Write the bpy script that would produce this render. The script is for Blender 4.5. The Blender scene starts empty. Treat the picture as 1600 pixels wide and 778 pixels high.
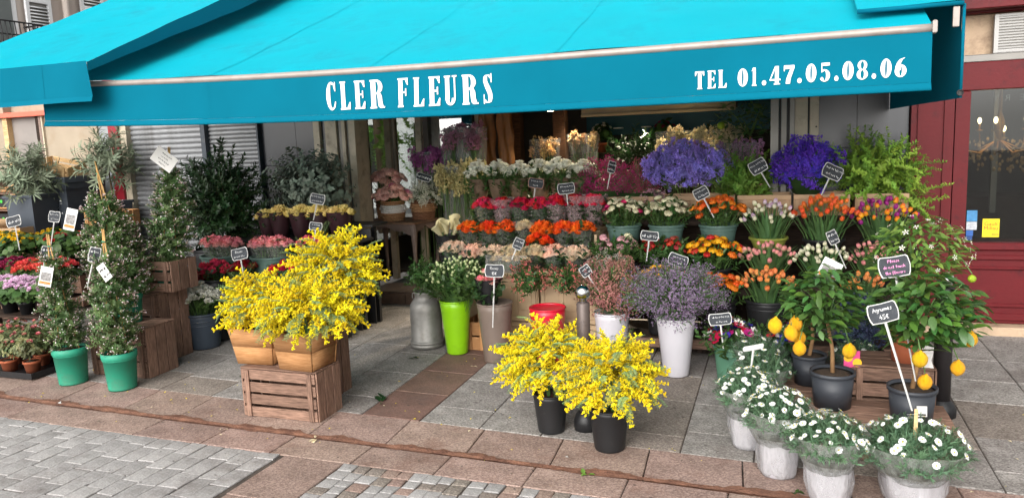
import bpy, math, random
import numpy as np
from mathutils import Vector, Matrix, Quaternion
random.seed(7); np.random.seed(7)
R = math.radians
scene = bpy.context.scene
col = scene.collection

# ---------------------------------------------------------------- camera
cam_data = bpy.data.cameras.new('camera'); cam = bpy.data.objects.new('camera', cam_data); col.objects.link(cam)
scene.camera = cam
cam_data.sensor_width = 36.0; cam_data.lens = 36.0 * 1190 / 1600; cam_data.clip_start = .05; cam_data.clip_end = 400
def aim(yaw, pitch, roll):
    a, p, r = R(yaw), R(pitch), R(roll)
    fw = Vector((-math.sin(a) * math.cos(p), math.cos(a) * math.cos(p), -math.sin(p)))
    rt = Vector((math.cos(a), math.sin(a), 0)); up = rt.cross(fw)
    r2 = rt * math.cos(r) - up * math.sin(r); u2 = rt * math.sin(r) + up * math.cos(r)
    m = Matrix((r2, u2, -fw)).transposed().to_4x4(); m.translation = (0, 0, 1.8)
    return m
cam.matrix_world = aim(19.7, 8.3, 2.35)

# ---------------------------------------------------------------- sky and sun (overcast)
world = bpy.data.worlds.new('World'); scene.world = world; world.use_nodes = True
wn, wl = world.node_tree.nodes, world.node_tree.links
sky = wn.new('ShaderNodeTexSky'); sky.sky_type = 'NISHITA'; sky.sun_disc = False
SUN_EL, SUN_AZ = 28, 186        # azimuth: clockwise from +Y
sky.sun_elevation = R(SUN_EL); sky.sun_rotation = R(SUN_AZ); sky.dust_density = 4; sky.air_density = 1.2; sky.ozone_density = 1
hs = wn.new('ShaderNodeHueSaturation'); hs.inputs['Saturation'].default_value = .08
wl.new(sky.outputs[0], hs.inputs['Color']); bg = wn['Background']; wl.new(hs.outputs[0], bg.inputs[0])
bg.inputs[1].default_value = .12
sun_d = bpy.data.lights.new('sun', 'SUN'); sun = bpy.data.objects.new('sun', sun_d); col.objects.link(sun)
sun_d.energy = 1.5; sun_d.angle = R(80); sun_d.color = (1, .965, .91)
sd = Vector((math.sin(R(SUN_AZ)) * math.cos(R(SUN_EL)), math.cos(R(SUN_AZ)) * math.cos(R(SUN_EL)), math.sin(R(SUN_EL))))
sun.rotation_euler = sd.to_track_quat('Z', 'Y').to_euler(); sun.location = (-2, -4, 12)
vs = scene.view_settings
vs.view_transform = 'Standard'; vs.look = 'None'; vs.gamma = 1; vs.use_curve_mapping = False
vs.exposure = 1.05
scene.cycles.max_bounces = 8; scene.cycles.transparent_max_bounces = 16; scene.cycles.diffuse_bounces = 4
scene.cycles.sample_clamp_indirect = 6; scene.cycles.caustics_reflective = False; scene.cycles.caustics_refractive = False

# ---------------------------------------------------------------- helpers: meshes and objects
SLOPE, YG = .02, 3.95
def gz(y): return SLOPE * (y - YG)              # the pavement rises gently from the gutter to the shop
def lin(h):
    h = h.lstrip('#'); c = [int(h[i:i + 2], 16) / 255 for i in (0, 2, 4)]
    return tuple(x / 12.92 if x <= .04045 else ((x + .055) / 1.055) ** 2.4 for x in c)

class MB:
    def __init__(s): s.v = []; s.f = []; s.m = []
    def add(s, vs_, fs, mi=0):
        o = len(s.v); s.v += [tuple(p) for p in vs_]; s.f += [tuple(i + o for i in f) for f in fs]; s.m += [mi] * len(fs); return s
    def box(s, c, d, rz=0, mi=0, M=None, bev=0):
        x, y, z = d[0] / 2, d[1] / 2, d[2] / 2
        if bev:
            b = bev; vs_ = []
            for (zz, q) in ((-z, b), (-z + b, 0), (z - b, 0), (z, b)):
                vs_ += [(-x + q, -y + q, zz), (x - q, -y + q, zz), (x - q, y - q, zz), (-x + q, y - q, zz)]
            fs = [(3, 2, 1, 0), (12, 13, 14, 15)]
            for k in range(3):
                for i in range(4): fs.append((4 * k + i, 4 * k + (i + 1) % 4, 4 * k + 4 + (i + 1) % 4, 4 * k + 4 + i))
        else:
            vs_ = [(a, b, cc) for cc in (-z, z) for a, b in ((-x, -y), (x, -y), (x, y), (-x, y))]
            fs = [(3, 2, 1, 0), (4, 5, 6, 7), (0, 1, 5, 4), (1, 2, 6, 5), (2, 3, 7, 6), (3, 0, 4, 7)]
        cs, sn = math.cos(rz), math.sin(rz)
        out = []
        for p in vs_:
            q = (p[0] * cs - p[1] * sn + c[0], p[0] * sn + p[1] * cs + c[1], p[2] + c[2])
            out.append(tuple(M @ Vector(q)) if M else q)
        return s.add(out, fs, mi)
    def tube(s, pts, r, n=6, mi=0, cap=True):
        pts = [Vector(p) for p in pts]; k = len(pts); rr = r if isinstance(r, (list, tuple)) else [r] * k
        vs_ = []; ref = Vector((.13, .21, .97))
        for i, p in enumerate(pts):
            t = (pts[min(i + 1, k - 1)] - pts[max(i - 1, 0)])
            t = t.normalized() if t.length > 1e-9 else Vector((0, 0, 1))
            a = t.cross(ref); a = a.normalized() if a.length > 1e-4 else t.orthogonal().normalized()
            b = t.cross(a)
            for j in range(n):
                w = 2 * math.pi * j / n; vs_.append(p + (a * math.cos(w) + b * math.sin(w)) * rr[i])
        fs = [(i * n + j, i * n + (j + 1) % n, (i + 1) * n + (j + 1) % n, (i + 1) * n + j) for i in range(k - 1) for j in range(n)]
        if cap: fs += [tuple(range(n))[::-1], tuple((k - 1) * n + j for j in range(n))]
        return s.add(vs_, fs, mi)
    def lathe(s, prof, n=28, mi=0, c=(0, 0, 0), wob=0):
        vs_ = []; ph = random.random() * 6
        for r, z in prof:
            for j in range(n):
                w = 2 * math.pi * j / n; q = r * (1 + wob * (math.sin(3 * w + ph + z * 20) + .7 * math.sin(7 * w - ph)))
                vs_.append((c[0] + q * math.cos(w), c[1] + q * math.sin(w), c[2] + z))
        fs = [(i * n + j, i * n + (j + 1) % n, (i + 1) * n + (j + 1) % n, (i + 1) * n + j) for i in range(len(prof) - 1) for j in range(n)]
        if prof[0][0] > 1e-6: fs.append(tuple(range(n))[::-1])
        return s.add(vs_, fs, mi)
    def grid(s, rows, mi=0):
        h, w = len(rows), len(rows[0])
        return s.add([p for r_ in rows for p in r_], [(i * w + j, i * w + j + 1, (i + 1) * w + j + 1, (i + 1) * w + j) for i in range(h - 1) for j in range(w - 1)], mi)
    def ball(s, c, r, mi=0, n=6, k=4, sq=1):
        vs_ = [(c[0], c[1], c[2] - r * sq)]
        for i in range(1, k):
            a = math.pi * i / k - math.pi / 2
            for j in range(n):
                w = 2 * math.pi * (j + .5 * (i % 2)) / n; vs_.append((c[0] + r * math.cos(a) * math.cos(w), c[1] + r * math.cos(a) * math.sin(w), c[2] + r * sq * math.sin(a)))
        vs_.append((c[0], c[1], c[2] + r * sq)); t = len(vs_) - 1
        fs = [(0, 1 + (j + 1) % n, 1 + j) for j in range(n)]
        for i in range(k - 2):
            for j in range(n): fs.append((1 + i * n + j, 1 + i * n + (j + 1) % n, 1 + (i + 1) * n + (j + 1) % n, 1 + (i + 1) * n + j))
        fs += [(1 + (k - 2) * n + j, 1 + (k - 2) * n + (j + 1) % n, t) for j in range(n)]
        return s.add(vs_, fs, mi)
    def merge(s, o, M, mi=None):
        k = len(s.v); s.v += [tuple(M @ Vector(p)) for p in o.v]; s.f += [tuple(i + k for i in f) for f in o.f]
        s.m += o.m if mi is None else [mi] * len(o.f); return s
    def mesh(s, name, mats, smooth=True):
        me = bpy.data.meshes.new(name); me.from_pydata(s.v, [], s.f)
        for m in (mats if isinstance(mats, (list, tuple)) else [mats]): me.materials.append(m)
        if any(s.m): me.polygons.foreach_set('material_index', s.m)
        if smooth: me.polygons.foreach_set('use_smooth', [True] * len(s.f))
        me.update(); return me

def link(name, data, parent=None, loc=(0, 0, 0), rot=None, scale=None, kind=None, label=None):
    o = bpy.data.objects.new(name, data); col.objects.link(o); o.location = loc
    if rot is not None:
        if isinstance(rot, Quaternion): o.rotation_euler = rot.to_euler()
        else: o.rotation_euler = rot
    if scale is not None: o.scale = (scale,) * 3 if isinstance(scale, (int, float)) else scale
    if parent: o.parent = parent
    if kind: o['kind'] = kind
    if label: o['label'] = label
    return o
def part(name, mb, mats, parent, smooth=False, **k): return link(name, mb.mesh(name, mats, smooth), parent, **k)
def thing(name, label, cat, loc=(0, 0, 0), rz=0, group=None, rot=None):
    o = link(name, None, None, loc, rot if rot is not None else (0, 0, rz)); o.empty_display_size = .05
    o['label'] = label; o['category'] = cat
    if group: o['group'] = group
    return o
def single(name, mb, mats, label, cat, group=None, smooth=True, **k):
    o = link(name, mb.mesh(name, mats, smooth), None, **k); o['label'] = label; o['category'] = cat
    if group: o['group'] = group
    return o
def struct(name, mb, mats, parent=None, smooth=False): return link(name, mb.mesh(name, mats, smooth), parent, kind=None if parent else 'structure')
def dirquat(d, spin=None):
    q = Vector(d).to_track_quat('Z', 'Y')
    return q @ Quaternion((0, 0, 1), random.uniform(0, 6.283) if spin is None else spin)
def droopquat(d, f=1.0):
    # local z along d, local x (the way sprigs bend) hanging down
    z = Vector(d).normalized(); x = Vector((U(-.3, .3), U(-.3, .3), -1)); x = x - z * x.dot(z)
    if x.length < .05: x = z.orthogonal()
    x.normalize(); y = z.cross(x); return Matrix((x, y, z)).transposed().to_quaternion()
def U(a, b): return random.uniform(a, b)

# ---------------------------------------------------------------- materials
def nodes_of(name):
    m = bpy.data.materials.new(name); m.use_nodes = True; nt = m.node_tree
    return m, nt.nodes, nt.links, nt.nodes['Principled BSDF'], nt.nodes['Material Output']
def mth(N, L, op, a, b):
    n = N.new('ShaderNodeMath'); n.operation = op
    for i, v in enumerate((a, b)):
        if isinstance(v, (int, float)): n.inputs[i].default_value = v
        else: L.new(v, n.inputs[i])
    return n.outputs[0]
def mrange(N, L, v, a, b, f0=0, f1=1):
    n = N.new('ShaderNodeMapRange'); L.new(v, n.inputs[0])
    for i, x in zip((1, 2, 3, 4), (f0, f1, a, b)): n.inputs[i].default_value = x
    return n.outputs[0]
def mixc(N, L, f, a, b):
    n = N.new('ShaderNodeMix'); n.data_type = 'RGBA'
    for i, v in ((0, f), (6, a), (7, b)):
        if isinstance(v, (int, float)): n.inputs[i].default_value = v
        elif isinstance(v, tuple): n.inputs[i].default_value = (*v[:3], 1)
        else: L.new(v, n.inputs[i])
    return n.outputs[2]
def noise(N, L, scale, detail=4, vec=None, stretch=None, coord='Object', rough=.55):
    t = N.new('ShaderNodeTexCoord'); src = t.outputs[coord] if vec is None else vec
    if stretch:
        mp = N.new('ShaderNodeMapping'); mp.inputs['Scale'].default_value = stretch; L.new(src, mp.inputs[0]); src = mp.outputs[0]
    n = N.new('ShaderNodeTexNoise'); n.inputs['Scale'].default_value = scale; n.inputs['Detail'].default_value = detail; n.inputs['Roughness'].default_value = rough
    L.new(src, n.inputs['Vector']); return n.outputs[0]
_mats = {}
def mat(name, c, rough=.6, var=.15, scale=6, rnd=.1, hue=0, transl=0, metal=0, bump=0, bscale=40, grad=None, gpow=(0, 1), spec=.4, stretch=None, dirt=None, dscale=3, dthr=(.5, .7), coord='Object', coat=0):
    if name in _mats: return _mats[name]
    m, N, L, P, O = nodes_of(name)
    if isinstance(c, str): c = lin(c)
    if grad is not None:
        g = lin(grad) if isinstance(grad, str) else grad
        t = N.new('ShaderNodeTexCoord'); sx = N.new('ShaderNodeSeparateXYZ'); L.new(t.outputs['Generated'], sx.inputs[0])
        base = mixc(N, L, mrange(N, L, sx.outputs[2], 0, 1, *gpow), g, c)
    else: base = None
    oi = N.new('ShaderNodeObjectInfo')
    nv = mrange(N, L, noise(N, L, scale, stretch=stretch, coord=coord), 1 - var, 1 + var, .25, .75)
    val = mth(N, L, 'MULTIPLY', nv, mrange(N, L, oi.outputs['Random'], 1 - rnd, 1 + rnd))
    h = N.new('ShaderNodeHueSaturation')
    if base is not None: L.new(base, h.inputs['Color'])
    else: h.inputs['Color'].default_value = (*c, 1)
    L.new(val, h.inputs['Value'])
    if hue:
        fr = mth(N, L, 'FRACT', mth(N, L, 'MULTIPLY', oi.outputs['Random'], 7.31), 0)
        L.new(mrange(N, L, fr, .5 - hue, .5 + hue), h.inputs['Hue'])
    out = h.outputs[0]
    if dirt:
        dn = mrange(N, L, noise(N, L, dscale, 6, rough=.7), 0, 1, *dthr)
        out = mixc(N, L, dn, out, lin(dirt) if isinstance(dirt, str) else dirt)
    L.new(out, P.inputs['Base Color'])
    P.inputs['Roughness'].default_value = rough; P.inputs['Metallic'].default_value = metal; P.inputs['Specular IOR Level'].default_value = spec
    if coat: P.inputs['Coat Weight'].default_value = coat; P.inputs['Coat Roughness'].default_value = .2
    if bump:
        b = N.new('ShaderNodeBump'); b.inputs['Strength'].default_value = bump; b.inputs['Distance'].default_value = .01
        L.new(noise(N, L, bscale, 5, stretch=stretch, coord=coord), b.inputs['Height']); L.new(b.outputs[0], P.inputs['Normal'])
    if transl:
        T = N.new('ShaderNodeBsdfTranslucent'); L.new(out, T.inputs[0])
        mx = N.new('ShaderNodeMixShader'); mx.inputs[0].default_value = transl; L.new(P.outputs[0], mx.inputs[1]); L.new(T.outputs[0], mx.inputs[2]); L.new(mx.outputs[0], O.inputs[0])
    _mats[name] = m; return m
def emit(name, c, s):
    m, N, L, P, O = nodes_of(name); P.inputs['Base Color'].default_value = (*c, 1); P.inputs['Emission Color'].default_value = (*c, 1); P.inputs['Emission Strength'].default_value = s; return m
def film_mat(name, tint, amount, gl=.25, rough=.2):
    m, N, L, P, O = nodes_of(name)
    P.inputs['Base Color'].default_value = (*tint, 1); P.inputs['Roughness'].default_value = rough; P.inputs['Specular IOR Level'].default_value = .8
    b = N.new('ShaderNodeBump'); b.inputs['Strength'].default_value = .9; b.inputs['Distance'].default_value = .02
    nz = noise(N, L, 22, 3, stretch=(1, 1, .35)); L.new(nz, b.inputs['Height']); L.new(b.outputs[0], P.inputs['Normal'])
    T = N.new('ShaderNodeBsdfTransparent'); T.inputs[0].default_value = (.97, .98, .97, 1)
    mx = N.new('ShaderNodeMixShader'); L.new(mrange(N, L, nz, amount * .55, min(1, amount * 1.45), .3, .7), mx.inputs[0]); L.new(T.outputs[0], mx.inputs[1]); L.new(P.outputs[0], mx.inputs[2]); L.new(mx.outputs[0], O.inputs[0]); return m
def glass_mat(name, tint=(.9, .95, .95), refl=.12):
    m, N, L, P, O = nodes_of(name)
    G = N.new('ShaderNodeBsdfGlossy'); G.inputs['Roughness'].default_value = .02
    T = N.new('ShaderNodeBsdfTransparent'); T.inputs[0].default_value = (*tint, 1)
    lw = N.new('ShaderNodeFresnel'); lw.inputs[0].default_value = 1.5
    f = mth(N, L, 'ADD', mth(N, L, 'MULTIPLY', lw.outputs[0], .45), refl * .1)
    mx = N.new('ShaderNodeMixShader'); L.new(f, mx.inputs[0]); L.new(T.outputs[0], mx.inputs[1]); L.new(G.outputs[0], mx.inputs[2]); L.new(mx.outputs[0], O.inputs[0]); return m
def wood(name, c, dark, rough=.75, scale=1.0):
    if name in _mats: return _mats[name]
    m, N, L, P, O = nodes_of(name); oi = N.new('ShaderNodeObjectInfo')
    t = N.new('ShaderNodeTexCoord'); va = N.new('ShaderNodeVectorMath'); va.operation = 'ADD'
    L.new(t.outputs['Object'], va.inputs[0])
    cx = N.new('ShaderNodeCombineXYZ')
    for i in range(3): L.new(mth(N, L, 'MULTIPLY', oi.outputs['Random'], 13.7 + i * 7), cx.inputs[i])
    L.new(cx.outputs[0], va.inputs[1])
    g = noise(N, L, 9 * scale, 6, vec=va.outputs[0], stretch=(1.2, 14, 14), rough=.65)
    b = noise(N, L, 5 * scale, 3, vec=va.outputs[0])
    c0 = mixc(N, L, mrange(N, L, g, 0, 1, .35, .68), lin(dark), lin(c))
    c1 = mixc(N, L, mrange(N, L, b, 0, .55, .5, .75), c0, lin(dark))
    h = N.new('ShaderNodeHueSaturation'); L.new(c1, h.inputs['Color']); L.new(mrange(N, L, oi.outputs['Random'], .75, 1.2), h.inputs['Value'])
    L.new(h.outputs[0], P.inputs['Base Color']); P.inputs['Roughness'].default_value = rough; P.inputs['Specular IOR Level'].default_value = .25
    bp = N.new('ShaderNodeBump'); bp.inputs['Strength'].default_value = .5; bp.inputs['Distance'].default_value = .004; L.new(g, bp.inputs['Height']); L.new(bp.outputs[0], P.inputs['Normal'])
    _mats[name] = m; return m
def granite(name, c, c2, speck=.35, rough=.8, dirt=None):
    m, N, L, P, O = nodes_of(name); oi = N.new('ShaderNodeObjectInfo')
    t = N.new('ShaderNodeTexCoord')
    vo = N.new('ShaderNodeTexVoronoi'); vo.inputs['Scale'].default_value = 120; L.new(t.outputs['Object'], vo.inputs['Vector'])
    sp = N.new('ShaderNodeSeparateColor'); L.new(vo.outputs['Color'], sp.inputs[0])
    fine = mixc(N, L, mrange(N, L, sp.outputs[0], 0, 1, .15, .85), lin(c2), lin(c))
    big = noise(N, L, 4.5, 6, rough=.7)
    a = mixc(N, L, speck, lin(c), fine)
    h = N.new('ShaderNodeHueSaturation'); L.new(a, h.inputs['Color'])
    L.new(mth(N, L, 'MULTIPLY', mrange(N, L, big, .72, 1.25, .3, .7), mrange(N, L, oi.outputs['Random'], .90, 1.10)), h.inputs['Value'])
    fr = mth(N, L, 'FRACT', mth(N, L, 'MULTIPLY', oi.outputs['Random'], 9.13), 0); L.new(mrange(N, L, fr, .493, .507), h.inputs['Hue'])
    out = h.outputs[0]
    # walked-in stains with a shape of their own
    g2 = N.new('ShaderNodeNewGeometry'); st = noise(N, L, 2.2, 7, vec=g2.outputs['Position'], rough=.75)
    out = mixc(N, L, mrange(N, L, st, 0, .7, .52, .74), out, lin(dirt or '5a4f4a'))
    sp2 = noise(N, L, 26, 3, vec=g2.outputs['Position'])
    out = mixc(N, L, mrange(N, L, sp2, 0, .75, .665, .72), out, lin('3f3936'))
    L.new(out, P.inputs['Base Color'])
    L.new(mrange(N, L, big, rough - .18, rough + .1, .3, .7), P.inputs['Roughness']); P.inputs['Specular IOR Level'].default_value = .35
    b = N.new('ShaderNodeBump'); b.inputs['Strength'].default_value = .35; b.inputs['Distance'].default_value = .003; L.new(vo.outputs['Distance'], b.inputs['Height'])
    b2 = N.new('ShaderNodeBump'); b2.inputs['Strength'].default_value = .4; b2.inputs['Distance'].default_value = .006; L.new(noise(N, L, 30, 5), b2.inputs['Height']); L.new(b.outputs[0], b2.inputs['Normal'])
    L.new(b2.outputs[0], P.inputs['Normal']); _mats[name] = m; return m

M_leaf = mat('leaf_mid', (.045, .10, .022), .5, .25, 9, .3, .02, transl=.22)
M_leaf_d = mat('leaf_dark', (.022, .055, .016), .45, .25, 9, .3, .02, transl=.15)
M_leaf_l = mat('leaf_light', (.17, .31, .05), .5, .2, 9, .25, .02, transl=.3)
M_leaf_g = mat('leaf_grey', (.13, .18, .12), .6, .2, 9, .25, .02, transl=.15)
M_leaf_t = mat('leaf_tulip', (.085, .17, .06), .5, .2, 9, .25, .015, transl=.25)
M_leaf_lemon = mat('leaf_lemon', (.058, .135, .032), .38, .2, 9, .35, .025, transl=.15, spec=.6)
M_leaf_lemon2 = mat('leaf_lemon_young', (.09, .19, .03), .42, .2, 9, .25, .02, transl=.3, spec=.5)
M_stem = mat('stem_green', (.07, .14, .035), .5, .2, 9, .2)
M_twig = mat('twig_brown', (.10, .065, .035), .8, .3, 30, .2)
M_wood_crate = wood('crate_wood', '9a7a68', '5e483d')
M_wood_new = wood('planter_wood', 'b5875c', '94683f')
M_wood_pale = wood('pale_wood', 'd9bd92', 'a98558')
M_wood_grey = wood('grey_wood', '98847a', '6f5d55')
M_cane = mat('bamboo', '#b08a54', .5, .2, 20, .15)
M_black = mat('black_plastic', (.012, .012, .013), .45, .2, 5, .1, dirt='3b3936', dscale=14, dthr=(.62, .85))
M_anth = mat('anthracite_plastic', '#3d434b', .5, .12, 5, .06, dirt='6b6a66', dscale=10, dthr=(.6, .9))
M_soil = mat('soil', (.05, .032, .02), .95, .5, 60, .1, bump=1, bscale=120)
M_white = mat('white_paint', '#c6c5c2', .5, .05, 5, .02)
M_whiteplastic = mat('white_plastic', '#c4c1c7', .3, .04, 4, .02, coat=.3, dirt='a9a5a8', dscale=7, dthr=(.6, .95))
M_paper = mat('white_paper', '#e6e4e0', .7, .05, 5, .02, transl=.2)
M_slate = mat('slate', '#33363b', .75, .35, 25, .1, dirt='6c6e70', dscale=18, dthr=(.55, .9))
M_chalk = mat('chalk', '#e8e8e8', .9, .15, 60, .02)
M_pinkchalk = mat('pink_chalk', '#f0a0d0', .9, .15, 60, .02)
M_film = film_mat('cellophane', (.42, .42, .40), .14)
M_film_d = film_mat('dotted_film', (.30, .32, .29), .42)
M_film_w = film_mat('white_film', (.58, .57, .59), .42, rough=.2)
M_steel = mat('dull_steel', '#8f8d89', .5, .2, 6, .05, metal=.55, dirt='6a6662', dscale=8, dthr=(.5, .8))
M_kraft = mat('kraft_paper', '#a98463', .8, .12, 10, .08)
# ---------------------------------------------------------------- flower and leaf prototypes (meshes shared by all copies)
def lerp_list(l, t):
    x = t * (len(l) - 1); i = min(int(x), len(l) - 2); f = x - i; return l[i] * (1 - f) + l[i + 1] * f
def petal(mb, ang, r, z, w, nt=4, ns=2, mi=0, off=0, wav=0):
    rows = []; ph = random.random() * 6
    for i in range(nt + 1):
        t = i / nt; row = []
        for j in range(-ns, ns + 1):
            s_ = j / ns; a = ang + s_ * lerp_list(w, t) + off * t; rr = lerp_list(r, t) * (1 + .06 * (1 - abs(s_))) + wav * math.sin(s_ * 5 + ph) * t
            row.append((rr * math.cos(a), rr * math.sin(a), lerp_list(z, t) - .08 * s_ * s_ * t + wav * math.cos(s_ * 4 + ph) * t))
        rows.append(row)
    mb.grid(rows, mi)
def make_tulip():
    mb = MB()
    for k in range(6):
        s_ = .94 if k % 2 else 1
        petal(mb, k * math.pi / 3 + U(-.1, .1), [.12 * s_, .62 * s_, .70 * s_, .55 * s_, .22 * s_], [0, .28, .8, 1.35, 1.8 + U(-.1, .1)], [.5, .72, .75, .6, .12], 5, 2)
    return mb
def make_rose(open_=1.0):
    mb = MB()
    for L_, (R_, n, ztop) in enumerate(((.22, 3, 1.25), (.42, 4, 1.22), (.65, 5, 1.12), (.85, 5, .98), (1.0, 5, .78))):
        R_ *= (1 if L_ < 2 else open_)
        for k in range(n):
            f = U(.92, 1.06)
            petal(mb, k * 2 * math.pi / n + L_ * .7 + U(-.15, .15), [.1, R_ * .75, R_ * .95, R_ * .92 * f, R_ * (1.0 + .12 * (L_ > 2)) * f], [0, ztop * .2, ztop * .55, ztop * .85, ztop * f], [.4, 4.2 / n * .5, 4.6 / n * .5, 4.4 / n * .5, 2.6 / n * .5], 4, 2)
    return mb
def make_ranunculus():
    mb = MB()
    for L_, (R_, n, zt) in enumerate(((.25, 4, .95), (.45, 5, .98), (.65, 6, .95), (.84, 7, .86), (1.0, 7, .72))):
        for k in range(n):
            f = U(.95, 1.05); petal(mb, k * 2 * math.pi / n + L_ * .5 + U(-.1, .1), [.1, R_ * .8, R_ * f, R_ * .93 * f, R_ * .72 * f], [0, zt * .15, zt * .45, zt * .8, zt], [.5, 4.4 / n * .5, 4.8 / n * .5, 4.6 / n * .5, 2.4 / n * .5], 4, 2)
    return mb
def make_anemone():
    mb = MB()
    for k in range(8):
        petal(mb, k * 2 * math.pi / 8 + U(-.12, .12), [.1, .55, .9, 1.05], [0, .1 + .06 * (k % 2), .22, .36 + U(-.08, .08)], [.35, .5, .42, .1], 4, 2)
    mb.ball((0, 0, .14), .24, 1, 8, 5, .8)
    for k in range(22):
        a = U(0, 6.28); r = U(.3, .4); mb.ball((r * math.cos(a), r * math.sin(a), .16), .045, 1, 4, 2)
    return mb
def make_daisy():
    mb = MB()
    for k in range(15):
        a = k * 2 * math.pi / 15 + U(-.06, .06); z1 = U(-.02, .16); petal(mb, a, [.15, .6, .95, 1.05], [.02, .06, z1, z1 - .02], [.5, .22, .17, .06], 3, 1)
    mb.ball((0, 0, .06), .27, 1, 8, 4, .7)
    mb.tube([(0, 0, 0), (.05, .03, -1.0), (0, 0, -2.2)], .06, 4, 2)
    return mb
def make_carnation():
    mb = MB()
    for L_ in range(4):
        for k in range(7):
            R_ = .4 + .2 * L_; zt = .95 - .14 * L_
            petal(mb, U(0, 6.28), [.08, R_ * .6, R_ * .9, R_], [0, zt * .4, zt * .8, zt], [.3, .35, .4, .35], 4, 2, wav=.1)
    return mb
def make_lisianthus():
    mb = MB()
    for k in range(5): petal(mb, k * 1.257 + U(-.1, .1), [.1, .45, .6, .85], [0, .5, .95, 1.15], [.5, .7, .75, .4], 4, 2, off=.3)
    for k in range(5): petal(mb, k * 1.257 + .6, [.08, .35, .45, .5], [0, .5, .95, 1.2], [.5, .6, .6, .3], 4, 2, off=.3)
    return mb
def leaf_mb(L_=1.0, W=.3, fold=.25, curl=.2, nt=4, mi=0, shape='lance'):
    mb = MB(); rows = []
    for i in range(nt + 1):
        t = i / nt
        w = W * (math.sin(math.pi * min(1, t * .92 + .08)) ** .8 if shape == 'lance' else math.sin(math.pi * (t ** .75) * .97 + .03) ** .55 if shape == 'oval' else (1 - t ** 3) * .9 + .05) * .5
        rows.append([(-w, L_ * t, fold * w - curl * L_ * t * t), (0, L_ * t, -curl * L_ * t * t), (w, L_ * t, fold * w - curl * L_ * t * t)])
    mb.grid(rows, mi); return mb
def sprig_mb(n=14, length=1.0, leaf=(.25, .09), shape='lance', fold=.3, curl=.25, stemr=.008, bend=.25, whorl=2, angle=50, tip=None, bare=.15):
    mb = MB(); pts = [Vector((bend * t * t * length, 0, length * t)) for t in [i / 6 for i in range(7)]]
    mb.tube(pts, [stemr * (1 - .6 * i / 6) for i in range(7)], 4, 1, False)
    for k in range(n):
        t = bare + (1 - bare) * (k // whorl) / max(1, n / whorl - 1); t = min(1, t); p = Vector((bend * t * t * length, 0, length * t))
        lm = leaf_mb(leaf[0] * U(.75, 1.15), leaf[1] * U(.8, 1.15), fold, U(.5, 1.4) * curl, 3, 0, shape)
        az = (k // whorl) * 2.4 + (k % whorl) * 2 * math.pi / whorl + U(-.3, .3)
        M = Matrix.Translation(p) @ Matrix.Rotation(az, 4, 'Z') @ Matrix.Rotation(R(90 - U(.7, 1.25) * angle), 4, 'X')
        mb.merge(lm, M)
    if tip: tip(mb, pts[-1], length)
    return mb
def berry_tip(count, spread, rad, mi=2):
    def f(mb, p, L_):
        for _ in range(count):
            q = p + Vector((U(-1, 1) * spread, U(-1, 1) * spread, U(-2.2, .5) * spread)); mb.ball(q, rad * U(.7, 1.2), mi, 5, 3, U(1, 2))
    return f
PROTO = {}
def heads(kind, c, name, grad=None, gpow=(0, 1), centre=None, hue=.01, rnd=.14, transl=.22, n=2):
    key = (kind, name)
    if key not in PROTO:
        pm = mat('petal_' + name, c, .55, .12, 3, rnd, hue, transl=transl, grad=grad, gpow=gpow)
        mk = dict(tulip=make_tulip, rose=make_rose, ranunculus=make_ranunculus, anemone=make_anemone, daisy=make_daisy, carnation=make_carnation, lisianthus=make_lisianthus)[kind]
        PROTO[key] = [mk().mesh(kind, [pm, centre or M_leaf_l, M_stem]) for _ in range(n)]
    return PROTO[key]
def protos(key, fn, mats, n=3, name='sprig'):
    if key not in PROTO: PROTO[key] = [fn().mesh(name, mats) for _ in range(n)]
    return PROTO[key]

SP_leafy = protos('leafy', lambda: sprig_mb(14, 1, (.30, .12), 'lance'), [M_leaf, M_stem])
SP_dark = protos('dark', lambda: sprig_mb(22, 1, (.22, .08), 'lance', angle=45), [M_leaf_d, M_twig])
SP_rose = protos('roseleaf', lambda: sprig_mb(10, 1, (.36, .2), 'oval', angle=65), [M_leaf_d, M_stem])
SP_euc = protos('euc', lambda: sprig_mb(20, 1, (.17, .14), 'oval', angle=75, fold=.1, curl=.1), [mat('leaf_euc', (.15, .19, .145), .55, .25, 9, .35, .02, transl=.12), M_twig])
SP_olive = protos('olive', lambda: sprig_mb(30, 1, (.42, .065), 'lance', angle=48, bend=.35), [mat('leaf_olive', (.19, .23, .15), .6, .2, 9, .3, .02, transl=.15), M_twig])
SP_light = protos('light', lambda: sprig_mb(26, 1, (.13, .09), 'oval', angle=60), [M_leaf_l, M_stem])
SP_fern = protos('fern', lambda: sprig_mb(46, 1, (.12, .05), 'oval', angle=60, bend=.7, bare=.3), [mat('leaf_fern', (.24, .40, .05), .55, .2, 9, .25, .02, transl=.35), M_stem])
SP_daisy = protos('daisyleaf', lambda: sprig_mb(26, 1, (.34, .045), 'lance', angle=42, fold=.5, whorl=3), [mat('leaf_daisy', (.085, .17, .085), .55, .2, 9, .25, .02, transl=.2), M_stem])
def tip_stars(mb, p, L_):
    for _ in range(5):
        q = p + Vector((U(-.14, .14), U(-.14, .14), U(-.42, .1))); d = Vector((U(-.6, .6), U(-.6, .6), 1)).normalized()
        mb.tube([q, q + d * U(.1, .17)], [.007, .019], 4, 2)
        if random.random() < .22: mb.ball(q + d * .17, .04, 3, 5, 3, .5)
M_jbud = mat('jasmine_bud', '#c8aaa4', .6, .2, 9, .2, .02, transl=.2); M_jfl = mat('jasmine_flower', '#efe9ea', .6, .08, 9, .1, transl=.3)
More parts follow.
